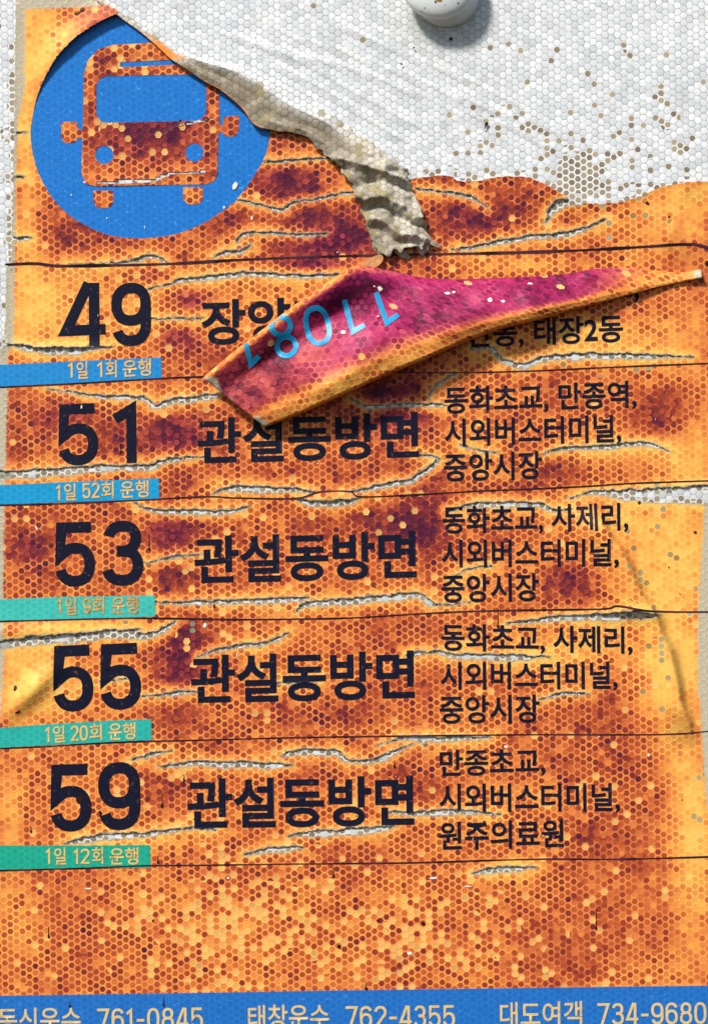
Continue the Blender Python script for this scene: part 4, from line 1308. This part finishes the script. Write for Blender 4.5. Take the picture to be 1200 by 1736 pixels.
# smooth the profile a little along the sheet
attr_uv(flap.data, (du * .97).ravel(), dv.ravel())
orange = np.clip(sm(.68, .95, tt) + sm(.78, .95, ss_ + .10 * tt) + (1 - sm(.02, .10, tt)) * (1 - sm(.3, .45, ss_)), 0, 1)
deep = .20 * np.exp(-((tt - .24) / .14) ** 2) * (1 - sm(.35, .5, ss_)) - .04 * (1 - sm(.05, .3, ss_))  # shade inside the curled rim painted in, over a darker magenta stain
fage_shade = .60 + (fbm(X, Y, 60, 97) - .5) * .4 + deep - .26 * orange - .12 * np.exp(-((X - 560) / 60) ** 2 - ((Y - 610) / 50) ** 2)
attr(flap.data, 'age', fage_shade)
attr(flap.data, 'relief', .75 - .35 * (1 - orange) + 0 * X)
attr(flap.data, 'violet', np.clip(1.0 - orange * 1.1 - .55 * (1 - sm(.04, .30, ss_)), 0, 1))
attr(flap.data, 'bare', np.clip(1 - sm(.008, .018, ss_ + .02 * (vnoise(X, Y, 15, 99) - .5) + .05 * np.abs(tt - .08) * (tt < .5) + .05 * np.abs(tt - 1.05) * (tt >= .5)), 0, 1) + sm(.983, .988, ss_))
attr(flap.data, 'spot', 0 * X)
attr(flap.data, 'pale', .012 + 0 * X)
attr(flap.data, 'shade_crud', 0 * X)
sol = flap.modifiers.new('thickness', 'SOLIDIFY')
sol.thickness = 1.0 * S
sol.offset = -1
set_props(flap, label='curled magenta and orange loose film flap bearing upside down cyan digits', category='loose film')

# upside-down digits printed on the flap
BV = BVHTree.FromPolygons([Vector(v.co) for v in flap.data.vertices], [tuple(p.vertices) for p in flap.data.polygons])


def on_flap(bm_in, name, mat, lift=.9, step=3.0, bvh=None, parent=None):
    grid_cut(bm_in, step)
    kill = []
    for v in bm_in.verts:
        c = Vector(W(v.co.x, v.co.y, 300.0))
        hit = (bvh or BV).ray_cast(c, Vector((0, 1, 0)))
        if hit[0] is None or hit[3] > 299 * S:
            kill.append(v)
        else:
            v.co = hit[0] + Vector((0, -(lift + v.co.z) * S, 0))
    bmesh.ops.delete(bm_in, geom=kill, context='VERTS')
    bm_in.normal_update()
    for f in bm_in.faces:
        f.smooth = True
        if f.normal.y > 0:
            f.normal_flip()
    me = bpy.data.meshes.new(name)
    bm_in.to_mesh(me)
    bm_in.free()
    return link(name, me, mat, parent or flap)


def tilt(pts, cx, cy, a):
    a = math.radians(a)
    return [(cx + (x - cx) * math.cos(a) - (y - cy) * math.sin(a), cy + (x - cx) * math.sin(a) + (y - cy) * math.cos(a)) for x, y in pts]


for strokes in [
    [([(637, 499), (655, 551), (674, 537)], False)],
    [([(584, 512), (598, 566), (618, 555)], False)],
    [(tilt(arc(539, 556, 18.5, 29.5, 0, 360, 30, 2.4)[:-1], 539, 556, -12), True)],
    [(tilt(arc(478, 557, 16, 15, 0, 360, 26)[:-1], 478, 557, -12), True), (tilt(arc(487, 590, 16, 15.5, 0, 360, 26)[:-1], 487, 590, -12), True)],
    [([(418, 582), (427, 619), (441, 606)], False)],
]:
    bm = bmesh.new()
    for m, (p, cl) in enumerate(strokes):
        strokes_bm(bm, p, 8.8, cl, z=.2 * m)
    on_flap(bm, 'printed_digit', M_CYAN)
bm = bmesh.new()
for x, y, a, b in [(644, 493, 4.5, 4.5), (634, 489, 2.4, 1.6), (582, 567, 5, 3.4), (640, 540, 2.4, 1.2), (757, 500, 4.5, 2.8), (768, 498, 3, 2.4), (828, 512, 4.6, 3.6), (850, 514, 4, 3), (896, 483, 5, 1.8)]:
    blob(bm, x, y, a, b, 0)
on_flap(bm, 'paint_chips', M_CHIP, 1.2, step=4)['kind'] = 'stuff'

# little brown tongue of film where the flap tore away from the strip
bm = bmesh.new()
scrap([(600, 460, 16), (614, 448, 15), (630, 437, 13), (646, 431, 11), (650, 437, 10), (648, 446, 12), (640, 454, 14), (622, 460, 16)])
me = bpy.data.meshes.new('torn_tip')
bm.normal_update()
bm.to_mesh(me)
bm.free()
n = len(me.vertices)
pw = np.array([v.co for v in me.vertices])
attr_uv(me, pw[:, 0] / S, (pw[:, 2] - ZC) / S)
attr(me, 'dirty', np.full(n, 1.0))
attr(me, 'orange', np.full(n, .6))
attr(me, 'white', np.zeros(n))
r = link('torn_tip', me, M_TORN, flap)
sb = r.modifiers.new('smooth', 'SUBSURF')
sb.levels = sb.render_levels = 2
sl = r.modifiers.new('thickness', 'SOLIDIFY')
sl.thickness = 1.0 * S


# ------------------------------------------------------------------ white plastic cap
def lathe(name, cx, cy, prof, mat, parent=None, n=64):
    """prof: list of (radius, height) in photo pixels, turned about the board's normal"""
    V, F = [], []
    for r_, h_ in prof:
        for i in range(n):
            a = 2 * math.pi * i / n
            V.append(W(cx + r_ * math.cos(a), cy + r_ * math.sin(a), h_))
    for k in range(len(prof) - 1):
        for i in range(n):
            j = (i + 1) % n
            F.append((k * n + i, k * n + j, (k + 1) * n + j, (k + 1) * n + i))
    me = mesh_np(name, np.array(V), F)
    return link(name, me, mat, parent)


dome = [(44, 22), (58, 24), (64, 27), (65.5, 31), (64.5, 35)] + [(65 * math.cos(a), 35 + 22 * math.sin(a)) for a in np.linspace(.12, 1.56, 14)] + [(.2, 57.1)]
cap = lathe('plastic_cap', 743, -25, dome, M_CAP)
set_props(cap, label='round white plastic cap on the white sheeting at the top edge', category='cap')
lathe('neck', 757, -9, [(56, 1.2), (56, 4), (54, 8), (50, 14), (46, 20), (43, 26)], M_CAP, cap)

cbv = BVHTree.FromPolygons([Vector(v.co) for v in cap.data.vertices], [tuple(p.vertices) for p in cap.data.polygons])
M_RUST = ink_material('rust_stain', (150, 104, 44), .3)
bm = bmesh.new()
for x, y, a, b in [(736, 15, 1.6, 2.4), (718, 24, 1, 1), (713, 28, .8, .8), (774, 16, 1.3, 1.6), (760, 30, .7, .7), (700, 8, .7, 1.2), (730, 2, .6, .6), (752, 20, .6, .9)]:
    blob(bm, x, y, a, b, 0)
on_flap(bm, 'dirt_specks', M_DIRT, .5, 8, cbv, cap)['kind'] = 'stuff'
bm = bmesh.new()
blob(bm, 742, 12, 6, 2.6, .2)
on_flap(bm, 'rust_stain', M_RUST, .4, 8, cbv, cap)
